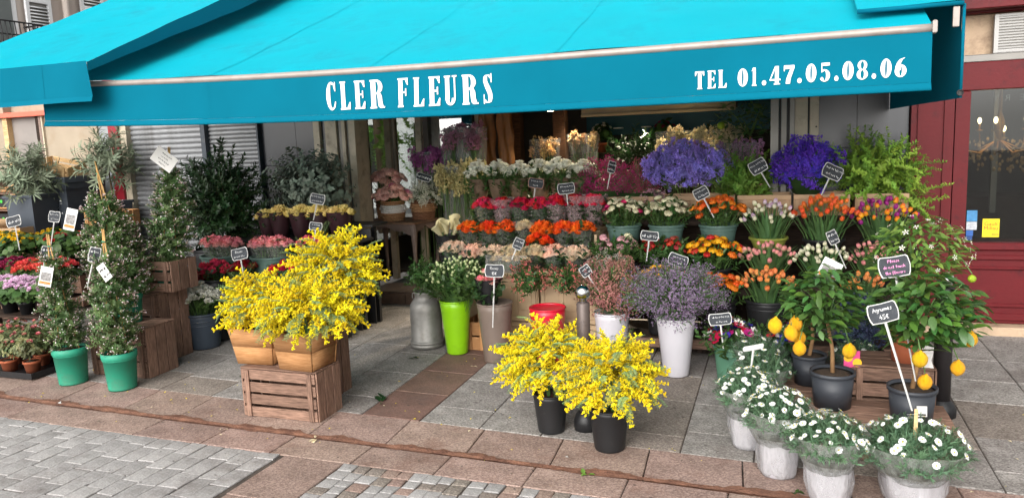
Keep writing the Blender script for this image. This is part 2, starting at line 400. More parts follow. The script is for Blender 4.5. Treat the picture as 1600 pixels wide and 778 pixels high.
SP_jas = protos('jas', lambda: sprig_mb(36, 1, (.27, .072), 'lance', angle=44, bend=.35, tip=tip_stars), [mat('leaf_jasmine', (.10, .165, .055), .5, .25, 9, .35, .025, transl=.2), M_stem, M_jbud, M_jfl], 4)
M_statv = {}
def statice(key, c, dens=60, fl=.045, leafy=False, wide=.28):
    def f():
        mb = MB(); mb.tube([(0, 0, 0), (.02, 0, .5), (0, 0, 1)], .012, 4, 1)
        for b in range(9):
            a = U(0, 6.28); e = Vector((wide * U(.3, 1) * math.cos(a), wide * U(.3, 1) * math.sin(a), U(.72, 1.05))); s0 = Vector((0, 0, U(.35, .7)))
            mb.tube([s0, (s0 + e) / 2 + Vector((0, 0, .04)), e], .006, 3, 1, False)
            for _ in range(dens // 9):
                q = e + Vector((U(-.1, .1), U(-.1, .1), U(-.12, .05)))
                for j in range(3):
                    lm = leaf_mb(fl * U(.8, 1.5), fl * U(.8, 1.2), .3, -.3, 2, 0, 'oval'); mb.merge(lm, Matrix.Translation(q) @ Matrix.Rotation(U(0, 6.28), 4, 'Z') @ Matrix.Rotation(R(U(-10, 70)), 4, 'X'))
        return mb
    return protos(key, f, [mat('florets_' + key, c, .7, .2, 9, .2, .015, transl=.2), M_stem], 3, 'floret_spray')
# mimosa
M_mim = mat('mimosa_yellow', (.87, .71, .008), .8, .12, 30, .12, .012, transl=.12)
M_mimleaf = mat('mimosa_leaf', (.17, .26, .10), .6, .2, 9, .3, .02, transl=.25)
def mim_spray():
    mb = MB(); main = [Vector((.4 * t * t, .05 * math.sin(t * 4), t)) for t in [i / 8 for i in range(9)]]
    mb.tube(main, .009, 4, 1, False)
    for k in range(15):
        t = .2 + .8 * k / 14; p = Vector((.4 * t * t, .05 * math.sin(t * 4), t)); a = k * 2.4 + U(-.4, .4); L_ = (.36 - .24 * t) * U(.7, 1.15)
        d = Vector((math.cos(a), math.sin(a), U(.4, 1.0))).normalized(); e = p + d * L_
        mb.tube([p, e], .005, 3, 1, False)
        n = int(7 + 11 * L_ / .3)
        for j in range(int(n * 2)):
            f = (j + .6) / n / 2; q = p + d * L_ * f + Vector((U(-.03, .03), U(-.03, .03), U(-.035, .025))); mb.ball(q, U(.014, .022), 0 if random.random() < .72 else 2, 6, 4)
    return mb
def mim_leaf():
    mb = MB(); mb.tube([(0, 0, 0), (.15, 0, .5), (.45, 0, .9)], .008, 4, 0, False)
    for k in range(11):
        t = .12 + .88 * k / 10; p = Vector((.45 * t * t, 0, t * (1 - .1 * t)))
        for sgn in (-1, 1):
            lm = leaf_mb(.34 * (1.1 - .55 * t) * U(.85, 1.1), .035, .3, .25, 3); mb.merge(lm, Matrix.Translation(p) @ Matrix.Rotation(sgn * R(U(60, 75)) - math.pi / 2, 4, 'Z') @ Matrix.Rotation(R(35), 4, 'X'))
    return mb
SP_mim = protos('mim', mim_spray, [M_mim, M_mimleaf, mat('mimosa_gold', (.74, .52, .005), .8, .12, 30, .12, .012, transl=.1)], 5, 'blossom_spray'); SP_miml = protos('miml', mim_leaf, [M_mimleaf], 3, 'feathery_leaf')
STRAP = [leaf_mb(1, .16, .35, c, 6, 0, 'strap').mesh('strap_leaf', [M_leaf_t], True) for c in (.05, .2, .45)]

# ---------------------------------------------------------------- plant builders
def stems_mb(pts, z0, r=.0025, pinch=.35, mi=0):
    mb = MB()
    for p in pts:
        p = Vector(p); b = Vector((p.x * pinch, p.y * pinch, z0)); m = b.lerp(p, .55); m.x *= .9; m.y *= .9
        mb.tube([b, m, p], r, 4, mi, False)
    return mb
def bouquet(label, loc, hd, n, rx, ry, h, size, name='bouquet', cat='bouquet', group=None, dome=.35, tilt=.75, leaf=None, nleaf=18, leafl=.22, z0=-.12, bloom='bloom', straps=0, strapl=.3, jit=.03, rz=0, dirx=0, stem=True, heads_low=0):
    """cut flowers standing in a vessel: loc is the middle of the vessel's rim, h how far the flowers rise above it"""
    t = thing(name, label, cat, loc, rz, group); pts = []
    for i in range(n):
        rho = math.sqrt((i + .5) / n); a = i * 2.39996 + U(-.25, .25)
        x, y = rx * rho * math.cos(a) + dirx * h, ry * rho * math.sin(a)
        z = h * (1 - dome * rho * rho) + U(-jit, jit)
        pts.append((x, y, z)); m = random.choice(hd if not isinstance(hd[0], tuple) else random.choices([q[0] for q in hd], [q[1] for q in hd])[0])
        d = Vector((math.cos(a) * rho * tilt + U(-.15, .15), math.sin(a) * rho * tilt + U(-.15, .15), 1))
        s = size * U(.82, 1.12); link(bloom, m, t, Vector((x, y, z)) - d.normalized() * s * .8, dirquat(d), s)
    if stem: link('stem_bundle', stems_mb(pts, z0).mesh('stem_bundle', [M_stem]), t, kind='stuff')
    if leaf:
        for i in range(nleaf):
            rho = math.sqrt((i + .5) / nleaf); a = i * 2.4 + 1; zz = U(-.02, h * .35)
            d = Vector((math.cos(a) * rho * tilt * 1.1, math.sin(a) * rho * tilt * 1.1, 1)); l_ = leafl * U(.75, 1.15)
            link('leaf_sprig', random.choice(leaf), t, (rx * .6 * rho * math.cos(a), ry * .6 * rho * math.sin(a), min(zz, h * (1 - dome * rho * rho) - l_ * .9)), dirquat(d), l_)
    for i in range(straps):
        a = i * 2.4; rho = math.sqrt((i + .5) / straps); d = Vector((math.cos(a), math.sin(a), 0)); l_ = strapl * U(.75, 1.1)
        q = Vector((0, 0, 1)).rotation_difference(Vector((0, 0, 1))); up = Matrix.Rotation(a - math.pi / 2, 4, 'Z') @ Matrix.Rotation(R(90 - U(10, 38) * rho), 4, 'X')
        o = link('leaf', STRAP[i % 3], t, (rx * .4 * rho * d.x, ry * .4 * rho * d.y, -.03), up.to_euler(), l_)
    return t
def bush(label, loc, rad, n, sp, size, name='cut_foliage', cat='foliage', group=None, up=.35, core=.35, child='twig', t=None, squash=None, down=0):
    """twigs spread through an ellipsoid, pointing outwards"""
    t = t or thing(name, label, cat, loc, 0, group)
    c = Vector((0, 0, rad[2])) if t.location == Vector(loc) else Vector(loc) - t.location + Vector((0, 0, rad[2]))
    for i in range(n):
        zz = 1 - 2 * (i + .5) / n; a = i * 2.39996 + U(-.2, .2); r_ = math.sqrt(1 - zz * zz); d = Vector((r_ * math.cos(a), r_ * math.sin(a), zz))
        f = U(core, .95); l_ = size * U(.7, 1.2)
        p = c + Vector((d.x * rad[0], d.y * rad[1], d.z * rad[2])) * f; dd = Vector((d.x, d.y, d.z * (1 - up) + up - down)) + Vector((U(-.3, .3), U(-.3, .3), U(-.2, .2)))
        dd.normalize(); link(child, random.choice(sp), t, p - dd * l_ * .55, dirquat(dd), l_)
    return t
def vessel(name, label, loc, rt, rb, h, m, lip=.008, cat='bucket', group=None, ribs=0, inside=None, water=True, rz=0):
    t = thing(name, label, cat, loc, rz, group); th = .005
    b = MB(); prof = [(0, .004), (rb * .97, .004), (rb, .012)]
    for i in range(1, 9):
        f = i / 8; prof.append((rb + (rt - rb) * (f if not ribs else f), .012 + (h - .012) * f))
    b.lathe(prof + [(rt - th, h), (rb + (rt - rb) * .6 - th, h * .6)], 32)
    part('body', b, m, t, True)
    if lip: part('rim', MB().lathe([(rt + .0005, h - lip * 2.2), (rt + lip, h - lip * 1.8), (rt + lip, h - .001), (rt + lip * .5, h + .004), (rt - th - .001, h + .003), (rt - th - .002, h - lip * 2)], 32), m, t, True)
    for k in range(ribs):
        z = h * (.8 - .12 * k); r_ = rb + (rt - rb) * z / h; part('band', MB().lathe([(r_ + .001, z - .006), (r_ + .004, z - .003), (r_ + .004, z + .003), (r_ + .001, z + .006)], 32), m, t, True)
    if inside: part('contents', MB().lathe([(rt - th * 2 - .004, h * .9), (rt * .5, h * .925), (0, h * .93)], 20, wob=.01), inside, t, True)
    return t
def slat(mb, c, d, rz=0, M=None): mb.box(c, d, rz, 0, M, min(d) * .18)
def crate(label, loc, L_, W, H_, rz=0, rot=None, rows=4, m=None, gap=.014, group=None, name='wooden_crate', top=False, th=.011):
    """slatted box crate: long sides of horizontal slats on corner posts, solid ends of boards"""
    t = thing(name, label, 'crate', loc, rz, group, rot); m = m or M_wood_crate
    def pc(nm, c, d):
        mb = MB(); ax = d.index(max(d)); e = [0, 0, 0]
        # the grain runs along local x
        if ax == 0: dd, ro = d, (0, 0, 0)
        elif ax == 1: dd, ro = (d[1], d[0], d[2]), (0, 0, math.pi / 2)
        else: dd, ro = (d[2], d[1], d[0]), (0, math.pi / 2, 0)
        mb.box((0, 0, 0), dd, 0, 0, None, min(dd) * .16); link(nm, mb.mesh(nm, m, False), t, (c[0] + U(-.0015, .0015), c[1] + U(-.0015, .0015), c[2] + U(-.001, .001)), (ro[0] + U(-.006, .006), ro[1] + U(-.006, .006), ro[2] + U(-.006, .006)))
    hs_ = (H_ - gap * (rows - 1)) / rows
    for sy in (-1, 1):
        for k in range(rows): pc('slat', (0, sy * (W / 2 - th / 2), hs_ / 2 + k * (hs_ + gap)), (L_ - 2 * th - .006, th, hs_))
        for sx in (-1, 1): pc('batten', (sx * (L_ / 2 - .055), sy * (W / 2 + .0065), H_ / 2), (.035, .012, H_ - .004))
    for sx in (-1, 1):
        for k in range(3): pc('end_board', (sx * (L_ / 2 - th / 2), (k - 1) * W / 3, H_ / 2), (th, W / 3 - .011, H_))
    for k in range(4): pc('bottom_slat', (0, (k - 1.5) * W / 4, .008), (L_ - 2 * th - .006, W / 4 - .018, .009))
    if top:
        for k in range(4): pc('top_slat', (0, (k - 1.5) * W / 4, H_ + .0075), (L_ - .002, W / 4 - .008, .011))
    return t
# ---- handwriting with single strokes, as on the slates
GL = {
 'P': [[(0, 0), (.05, 1)], [(.02, .95), (.45, .95), (.5, .7), (.05, .5)]], 'l': [[(0, 0), (.25, .8), (.2, 1), (.08, .8), (.15, .05), (.3, 0)]], 'e': [[(0, .3), (.35, .38), (.25, .6), (.05, .4), (.1, .05), (.38, .08)]],
 'a': [[(.38, .52), (.12, .55), (0, .25), (.15, 0), (.36, .3), (.4, .55), (.36, .05), (.48, .05)]], 's': [[(.35, .55), (.1, .5), (.3, .25), (.2, 0), (0, .06)]], 'd': [[(.38, .5), (.1, .5), (0, .2), (.2, 0), (.38, .3), (.42, 1), (.4, 0)]],
 'o': [[(.2, .55), (0, .3), (.15, 0), (.38, .2), (.3, .52), (.2, .55)]], 'n': [[(0, .55), (.03, 0), (.1, .4), (.3, .55), (.34, 0), (.44, .05)]], 't': [[(.2, .95), (.14, .1), (.3, 0)], [(0, .65), (.35, .68)]],
 'u': [[(0, .55), (.02, .1), (.2, 0), (.34, .3), (.36, .55), (.36, .05), (.46, .05)]], 'c': [[(.35, .48), (.15, .55), (0, .25), (.15, 0), (.38, .08)]], 'h': [[(.05, 1), (0, 0), (.1, .4), (.28, .5), (.32, 0), (.42, .05)]],
 'f': [[(.4, .95), (.2, .95), (.12, -.25)], [(0, .55), (.32, .58)]], 'w': [[(0, .55), (.1, 0), (.25, .45), (.38, 0), (.52, .55)]], 'r': [[(0, .55), (.03, 0), (.08, .4), (.3, .55)]], 'A': [[(0, 0), (.3, 1), (.52, 0)], [(.1, .38), (.48, .4)]],
 'g': [[(.36, .5), (.1, .55), (0, .25), (.2, .05), (.36, .35), (.34, -.3), (.05, -.3)]], 'm': [[(0, .55), (.03, 0), (.1, .45), (.24, .5), (.26, 0), (.34, .45), (.5, .5), (.52, 0)]], 'R': [[(0, 0), (.05, 1), (.45, .9), (.4, .55), (.08, .5), (.5, 0)]],
 '4': [[(.3, 1), (0, .35), (.5, .38)], [(.35, .65), (.32, 0)]], '5': [[(.45, 1), (.08, 1), (.05, .55), (.35, .55), (.42, .2), (.2, 0), (0, .08)]], '1': [[(0, .7), (.2, 1), (.18, 0)]], '8': [[(.4, .85), (.1, .95), (.1, .65), (.4, .35), (.3, 0), (.05, .1), (.1, .4), (.4, .85)]],
 '€': [[(.5, .9), (.25, .95), (.1, .5), (.2, .08), (.5, .05)], [(0, .6), (.4, .62)], [(0, .42), (.36, .44)]], ' ': []}
def scribble(L_):
    out = []; x = 0
    while x < L_:
        w = U(.5, 1.4); p = [(x + w * i / 7, U(0, .35) if i % 2 else U(.4, .85)) for i in range(8)]; out.append(p); x += w + .35
    return out
def writing_mb(lines, w, h):
    mb = MB(); n = len(lines); lh = h / n
    for li, tx in enumerate(lines):
        if tx.startswith('~'): st = scribble(float(tx[1:])); W = float(tx[1:])
        else:
            st = []; x = 0
            for ch in tx:
                for s_ in GL[ch]: st.append([(x + a, b) for a, b in s_])
                x += (max([a for s_ in GL[ch] for a, b in s_]) + .13) if GL[ch] else .32
            W = x
        sx = min(w * .86 / W, lh * .62); sy = lh * .52; ox = -W * sx / 2; oz = h / 2 - lh * (li + .78)
        for s_ in st:
            if len(s_) > 1: mb.tube([(ox + a * sx, 0, oz + b * sy) for a, b in s_], lh * .045, 4, 0, False)
    return mb
def sign_outline(w, h, k=.16):
    # a slate with bowed sides: wide in the middle, hooked corners
    return [(-w * .42, -h / 2), (0, -h * .54), (w * .42, -h / 2), (w * .47, -h * .30), (w / 2, 0), (w * .46, h * .40), (w * .40, h / 2), (0, h * .47), (-w * .40, h / 2), (-w * .46, h * .40), (-w / 2, 0), (-w * .47, -h * .30)]
def sign(label, loc, w, h, foot, lines, rz=0, tilt=-12, roll=0, chalk=None, group='chalk price signs', border=None, blank=False):
    """loc: middle of the slate; foot: how far the stick reaches below it"""
    w *= .88; h *= .9
    t = thing('price_sign', label, 'sign', loc, rz, group)
    M = Matrix.Rotation(R(roll), 4, 'Y') @ Matrix.Rotation(R(tilt), 4, 'X')
    def slab(k, y0, y1, nm, m):
        o = [(x * k, z * k) for x, z in sign_outline(w, h)] if k < 1.01 else [(x + math.copysign(.0042, x) if abs(x) > 1e-6 else 0, z + math.copysign(.0042, z)) for x, z in sign_outline(w, h)]
        mb = MB(); N_ = len(o)
        vs_ = [tuple(M @ Vector((x, y0, z))) for x, z in o] + [tuple(M @ Vector((x, y1, z))) for x, z in o]
        mb.add(vs_, [tuple(range(N_)), tuple(range(N_, 2 * N_))[::-1]] + [(i + N_, (i + 1) % N_ + N_, (i + 1) % N_, i) for i in range(N_)]); part(nm, mb, m, t)
    slab(2, 0, .005, 'border', border or M_white)
    if not blank:
        slab(.99, -.002, .0, 'slate', M_slate)
        wm = writing_mb(lines, w, h * .9); wm.v = [tuple(M @ Vector((a, b - .003, c))) for a, b, c in wm.v]; part('writing', wm, chalk or M_chalk, t)
    s = MB(); d = M @ Vector((0, 0, -1)); a = M @ Vector((0, .008, -h * .3)); f = foot
    s.tube([a, a + d * (f - h * .3) * .5, a + d * (f - h * .3)], [.0065, .0055, .004], 4); part('stick', s, M_white, t)
    return t
# ================================================================ THE SETTING
G_grey = granite('granite_grey', '9a9590', '625d59', .75)
G_warm = granite('granite_warm', '938980', '5c534c', .75)
G_pink = granite('granite_pink', 'a08a7f', '6f5a52', .75, dirt='6b4a3c')
G_brown = granite('granite_brown', '785f54', '533f37', .5)
G_sett = granite('granite_sett', 'a5a2a0', '7c7977', .55)
M_joint = mat('joint_sand', '#4c433d', .95, .35, 12, .02, bump=.6, bscale=60)
M_road = mat('worn_paving', '#9d9792', .85, .2, 5, .02, bump=.3)
M_gutter = mat('gutter_rust', '#755241', .9, .35, 14, .02, bump=.8, bscale=70, dirt='4c3026', dscale=9, dthr=(.45, .7))

g = MB(); g.add([(-60, -40, -.16), (60, -40, -.16), (60, 80, -.16), (-60, 80, -.16)], [(0, 1, 2, 3)]); struct('ground', g, M_road)
def ye(x): return 4.12 - .056 * (x - 0)        # inner edge of the pink kerb band
def yg(x): return 3.76 - .040 * x              # gutter line
def yb(x): return 3.505 - .027 * x             # outer edge of the gutter's street side
pav = struct('pavement', MB().grid([[(x, ye(x) - .02, gz(ye(x)) - .008) for x in (-12, 6)], [(x, 7.35, gz(7.35) - .008) for x in (-12, 6)]]), M_joint)
def slab_mb(q, zf, th=.05, bev=.004, tilt=None):
    """a slab on the quad q (four (x, y), counter-clockwise) with chamfered top edges; zf gives the top's height"""
    c = (sum(p[0] for p in q) / 4, sum(p[1] for p in q) / 4); mb = MB(); dz = U(-.0015, .0015); ta, tb = U(-.002, .002), U(-.002, .002)
    def zz(p): return zf(p[1]) + dz + ta * (p[0] - c[0]) / .4 + tb * (p[1] - c[1]) / .4 - zf(c[1])
    def ins(p, k): d = Vector((p[0] - c[0], p[1] - c[1])); return (p[0] - c[0] - math.copysign(k, d.x), p[1] - c[1] - math.copysign(k, d.y))
    v = [(*ins(p, .0), zz(p) - th) for p in q] + [(*ins(p, .0), zz(p) - bev) for p in q] + [(*ins(p, bev), zz(p)) for p in q]
    mb.add(v, [(8, 9, 10, 11)] + [(i, (i + 1) % 4, 4 + (i + 1) % 4, 4 + i) for i in range(4)] + [(4 + i, 4 + (i + 1) % 4, 8 + (i + 1) % 4, 8 + i) for i in range(4)])
    return mb, (c[0], c[1], zf(c[1]))
def lay(q, m, parent, zf=gz, nm='slab', gap=.0035, **k):
    c = (sum(p[0] for p in q) / 4, sum(p[1] for p in q) / 4)
    q = [(p[0] - math.copysign(gap, p[0] - c[0]), p[1] - math.copysign(gap, p[1] - c[1])) for p in q]
    mb, l = slab_mb(q, zf, **k); link(nm, mb.mesh(nm, m, False), parent, l)
# columns of slabs running back to the shop
cols_x = [-9.0, -8.5, -8.0, -7.5, -7.0, -6.5, -6.0, -5.52, -5.0, -4.48, -3.96, -3.52, -3.08, -2.65, -2.21, -1.78, -1.37, -.95, -.53, -.13, .28, .66, 1.04, 1.5, 1.95, 2.4]
rs = random.Random(3)
for i in range(len(cols_x) - 1):
    x0, x1 = cols_x[i], cols_x[i + 1]; brown = abs(x0 + 2.65) < .01
    y = (ye(x0) + ye(x1)) / 2; first = True
    while y < 7.3:
        l_ = rs.uniform(.42, .6) if not first else rs.uniform(.22, .55)
        if brown: l_ = .47
        sk = -.056 * (x1 - x0) / 2; y1 = min(y + l_, 7.34)
        if y1 > 6.9: y1 = 7.34
        q = [(x0, y - sk), (x1, y + sk), (x1, y1 + sk), (x0, y1 - sk)]
        far = y > 5.6 and x0 < -2.7
        lay(q, G_brown if brown else G_grey if rs.random() < .82 else G_warm, pav); y = y1; first = False
# pink kerb band on the pavement side
bx = [-9.2, -8.6, -8.0, -7.4, -6.85, -6.3, -5.72, -5.11, -4.45, -3.92, -3.36, -2.83, -2.27, -1.74, -1.22, -.70, -.19, .32, .83, 1.35, 1.9, 2.4]
def zs(y): return gz(min(y, 3.95)) if y > 3.7 else gz(3.7) + .012 * (3.7 - y) * 0 
for i in range(len(bx) - 1):
    a, b = bx[i], bx[i + 1]; lay([(a + .02, yg(a) + .016), (b + .02, yg(b) + .016), (b, ye(b)), (a, ye(a))], G_pink, pav)
def zst(y): return gz(3.8) - .004 + (3.8 - y) * .012       # the street rises away from the gutter
gut = MB(); rows = []
for k in range(5):
    f = k / 4; rows.append([(x, yg(x) - .03 + .06 * f, gz(yg(x)) - .006 - .004 * math.sin(math.pi * f)) for x in np.linspace(-9.5, 2.6, 60)])
gtr = struct('gutter', gut.grid(rows), M_gutter)
rg = np.random.RandomState(5); xs_ = np.linspace(-9, 2.4, 420); w0 = np.convolve(rg.rand(440), np.ones(6) / 6, 'same')[:420]; w1 = np.convolve(rg.rand(440), np.ones(9) / 9, 'same')[:420]
def wid(i, w, s_): return max(.002, (w[i] - .44) * s_ + rg.rand() * .012)
part('washed_grit', MB().grid([[(x, yg(x) + .012 + wid(i, w0, .15), gz(yg(x) + .06) + .0032) for i, x in enumerate(xs_)], [(x, yg(x) + .010, gz(yg(x)) + .0040) for x in xs_], [(x, yg(x) - .010, zst(yg(x)) + .0040) for x in xs_], [(x, yg(x) - .012 - wid(i, w1, .09), zst(yg(x) - .05) + .0032) for i, x in enumerate(xs_)]]), M_gutter, gtr)
strt = struct('street', MB().grid([[(x, yy, zst(yy) - .0075) for x in (-14, 6)] for yy in (1.8, 2.6, 3.72)]), M_joint)
part('carriageway', MB().grid([[(x, yy, zst(yy) - .003) for x in (-30, 20)] for yy in (-14, -4, 1.8)]), M_road, strt)
for i in range(len(bx) - 1):
    a, b = bx[i] - .05, bx[i + 1] - .05; lay([(a, yb(a)), (b, yb(b)), (b, yg(b) - .016), (a, yg(a) - .016)], G_pink, strt, zst)
# big setts on the left, a pink band crossing the street, small setts beyond
def sett(q, m, nm='sett'): 
    qq = [(p[0] + U(-.006, .006), p[1] + U(-.006, .006)) for p in q]; lay(qq, m, strt, lambda y: zst(y) + .0, nm, .003, bev=.003)
x = -6.6
while x < -2.80:
    w = U(.125, .15); y = yb(x) - U(0, .12); top = yb(x)
    first = True
    while top > 2.42:
        l_ = U(.15, .22) if not first else U(.07, .2); first = False
        x1 = min(x + w, -2.76)
        dx = (yb(x) - top) * -.0
        if not (top < 2.75 and x < -5.2): sett([(x, top - l_), (x1, top - l_), (x1, top - .0), (x, top - .0)], G_sett)
        top -= l_
    x += w
for k in range(3): lay([(-2.762, 3.56 - .5 * (k + 1)), (-2.352, 3.55 - .5 * (k + 1)), (-2.352, 3.565 - .5 * k if k == 0 else 3.55 - .5 * k), (-2.762, 3.576 - .5 * k if k == 0 else 3.56 - .5 * k)], G_pink, strt, zst)
x = -2.35
while x < -.3:
    w = U(.075, .10); top = yb(x + .05)
    while top > 2.75:
        l_ = U(.075, .11); sett([(x, top - l_), (min(x + w, -.3), top - l_), (min(x + w, -.3), top), (x, top)], random.choice([G_sett, G_sett, G_sett, G_pink, G_warm])); top -= l_
    x += w
# small litter on the paving
def litter(nm, label, cat, loc, m, s=.03, n=3):
    mb = MB()
    for _ in range(n): mb.merge(leaf_mb(s * U(.8, 1.4), s * U(.5, .8), .5, U(-.3, .5), 3, 0, 'oval'), Matrix.Translation((U(-s, s) * .5, U(-s, s) * .5, U(.001, .004))) @ Matrix.Rotation(U(0, 6.28), 4, 'Z') @ Matrix.Rotation(R(U(3, 25)), 4, 'X'))
    single(nm, mb, m, label, cat, loc=loc)
M_dry = mat('dry_petal', '#d8c9a6', .8, .2, 20)
def zat(x, y): return gz(y) + .002 if y > yg(x) else zst(y) + .002
for nm, lb, ct, x, y, m, s in (
    ('paper_scrap', 'white crumpled paper scrap lying in the rusty gutter before the tall green pots', 'paper', -5.02, 3.955, M_paper, .035),
    ('fallen_leaf', 'dark green cut leaf lying on the pavement between crate and brown paving strip', 'leaf', -2.62, 4.52, M_leaf_d, .06),
    ('fallen_leaf', 'single curled green leaf on grey slabs behind the mimosa crate', 'leaf', -4.02, 4.78, M_leaf, .05),
    ('dry_petal', 'dry cream petal in the gutter in front of the mimosa crate', 'petal', -2.72, 3.84, M_dry, .04),
    ('fallen_petal', 'white crumpled petal on pink kerb in front of the black mimosa buckets', 'petal', -1.12, 3.93, M_paper, .022),
    ('fallen_sprig', 'pale green broken sprig lying in the gutter below the black mimosa buckets', 'sprig', -.98, 3.77, M_leaf_l, .035),
    ('fallen_leaf', 'round green leaf fallen on the kerb between two daisy pots', 'leaf', .08, 3.80, M_leaf, .035),
    ('fallen_leaf', 'thin dark leaf scrap on the slab beside the lime green vase', 'leaf', -2.82, 5.45, M_leaf_d, .045),
    ('fallen_petal', 'tiny cream petal on brown paving in front of the taupe vase', 'petal', -2.28, 5.35, M_dry, .02)):
    litter(nm, lb, ct, (x, y, zat(x, y)), m, s)

mb = MB(); rl = random.Random(11); cols_ = []
for _ in range(150):
    x = rl.uniform(-5.5, 1.4); y = rl.uniform(3.7, 5.6) if rl.random() < .6 else rl.gauss(4.25, .25); 
    if y < 3.3 or y > 6.2: continue
    z_ = zat(x, y); k_ = len(mb.f); s_ = rl.uniform(.004, .013)
    mb.merge(leaf_mb(s_ * 1.5, s_, .5, rl.uniform(-.3, .5), 2, rl.choice([0, 0, 1, 2]), 'oval'), Matrix.Translation((x, y, z_ + .003)) @ Matrix.Rotation(rl.uniform(0, 6.28), 4, 'Z') @ Matrix.Rotation(R(rl.uniform(3, 25)), 4, 'X'))
lt = link('litter', mb.mesh('litter', [M_mim, M_leaf_d, M_dry]), None, kind='stuff'); lt['label'] = 'scattered fallen petals and leaf scraps on the paving'; lt['category'] = 'litter'
# ---------------------------------------------------------------- restaurant front in dark red
M_red = mat('red_paint', '#5c1016', .5, .1, 5, .03, spec=.25, dirt='3a0d12', dscale=7, dthr=(.55, .8), bump=.15)
M_dark = mat('dark_room', '#191613', .8, .3, 3)
M_stone = mat('pale_stone', '#b79e84', .8, .15, 6, .03, bump=.3, dirt='8a7460', dscale=5)
M_tile = mat('dark_tile', '#20242c', .28, .12, 8, .12, spec=.6)
M_grout = mat('grout', '#4a4d52', .9, .1, 8)
M_cream = mat('cream_frame', '#b9ad97', .45, .1, 8, .04, dirt='8c8170', dscale=6)
M_greyframe = mat('grey_frame', '#7d7a75', .4, .1, 8, .05, metal=.3)
M_render = mat('beige_render', '#9a8d7b', .9, .12, 3, .02, bump=.3, dirt='8f7d67', dscale=2.2)
M_glass = glass_mat('window_glass', (.86, .9, .9), .1)
M_glass_d = glass_mat('dark_glass', (.5, .53, .52), .22)
FY = 7.1
r = thing('restaurant_front', 'dark red painted restaurant front with window beside the flower shop', 'shop front', (1.0, FY, gz(6.9)))
def rb(nm, x0, x1, z0, z1, y0, y1, m=M_red, par=None, bev=.006, base=(1.0, FY, gz(6.9)), root=None):
    mb = MB(); mb.box(((x0 + x1) / 2 - base[0], (y0 + y1) / 2 - base[1], (z0 + z1) / 2 - base[2]), (x1 - x0, y1 - y0, z1 - z0), bev=bev); return part(nm, mb, m, par or root or r)
rb('wall', 1.0, 2.6, .15, 4.2, 7.13, 7.3)
rb('pilaster', .99, 1.30, .13, 2.62, 7.04, 7.128)
rb('pilaster_moulding', 1.035, 1.06, .3, 2.5, 7.018, 7.039); rb('pilaster_moulding', 1.225, 1.25, .3, 2.5, 7.018, 7.039)
rb('pilaster_base', .98, 1.31, .13, .30, 7.015, 7.037)
rb('stone_plinth', .97, 2.6, -.02, .128, 6.93, 7.3, M_stone)
# panelled stall riser below the window
rb('stall_riser', 1.312, 2.6, .13, .74, 7.062, 7.126)
rb('sill', 1.312, 2.6, .742, .80, 7.03, 7.126)
for z0, z1 in ((.16, .22), (.27, .30), (.58, .605), (.66, .70)): rb('moulding', 1.36, 2.6, z0, z1, 7.04, 7.060)
rb('window_stile', 1.312, 1.415, .802, 2.02, 7.06, 7.126); rb('lintel', 1.312, 2.6, 2.022, 2.24, 7.05, 7.126)
rb('cornice', .97, 2.6, 2.64, 2.78, 6.98, 7.128); rb('cornice', .97, 2.6, 2.782, 2.9, 6.93, 7.128); rb('fascia', .97, 2.6, 2.902, 3.7, 7.03, 7.128)
# the wall behind the glass is opened up: cut by building it as four pieces around the window
bpy.data.objects.remove([o for o in r.children if o.name.startswith('wall')][0])
rb('wall', 1.30, 2.6, .13, .80, 7.13, 7.3); rb('wall', 1.30, 2.6, 2.24, 2.26, 7.13, 7.3); rb('wall', .995, 1.40, .802, 2.24, 7.13, 7.3); rb('wall', .995, 2.6, 2.62, 4.2, 7.131, 7.3)
gl = rb('window_pane', 1.415, 2.6, .80, 2.022, 7.10, 7.106, M_glass_d, bev=0)
# transom light with vent grille
rb('transom_back', 1.30, 2.6, 2.262, 2.62, 7.2, 7.24, M_stone)
rb('transom_bar', 1.312, 2.6, 2.242, 2.30, 7.08, 7.128, M_greyframe)
M_vent = mat('vent_paint', '#a3a19e', .6, .1, 5)
vg = rb('vent_grille', 1.56, 1.80, 2.30, 2.60, 7.10, 7.13, M_greyframe)
for c_ in ((1.56, 1.59, 2.30, 2.60), (1.77, 1.80, 2.30, 2.60), (1.59, 1.77, 2.30, 2.33), (1.59, 1.77, 2.575, 2.60)): rb('vent_frame', *c_, 7.085, 7.0985, M_vent, vg)
for k in range(12): rb('vent_slat', 1.59, 1.77, 2.335 + .021 * k, 2.345 + .021 * k, 7.088, 7.0985, M_vent, vg, 0, base=(1.0 + 0, FY, gz(6.9)))
for nm, x0, x1, z0, z1, m in (('yellow_sticker', 1.545, 1.665, .84, .99, mat('sticker_yellow', '#e6cf1e', .5, .05)), ('card_sticker', 1.43, 1.505, .97, 1.06, mat('sticker_blue', '#3f7fae', .5, .3, 40)), ('card_sticker', 1.43, 1.505, .90, .965, mat('sticker_grey', '#b9bcc2', .5, .4, 60)), ('card_sticker', 1.43, 1.48, .85, .895, mat('sticker_navy', '#2c5aa0', .5, .3, 60)), ('card_sticker', 1.43, 1.475, .815, .847, mat('sticker_dark', '#1e3d7a', .5, .3, 60))):
    rb(nm, x0, x1, z0, z1, 7.094, 7.0985, m, bev=0)
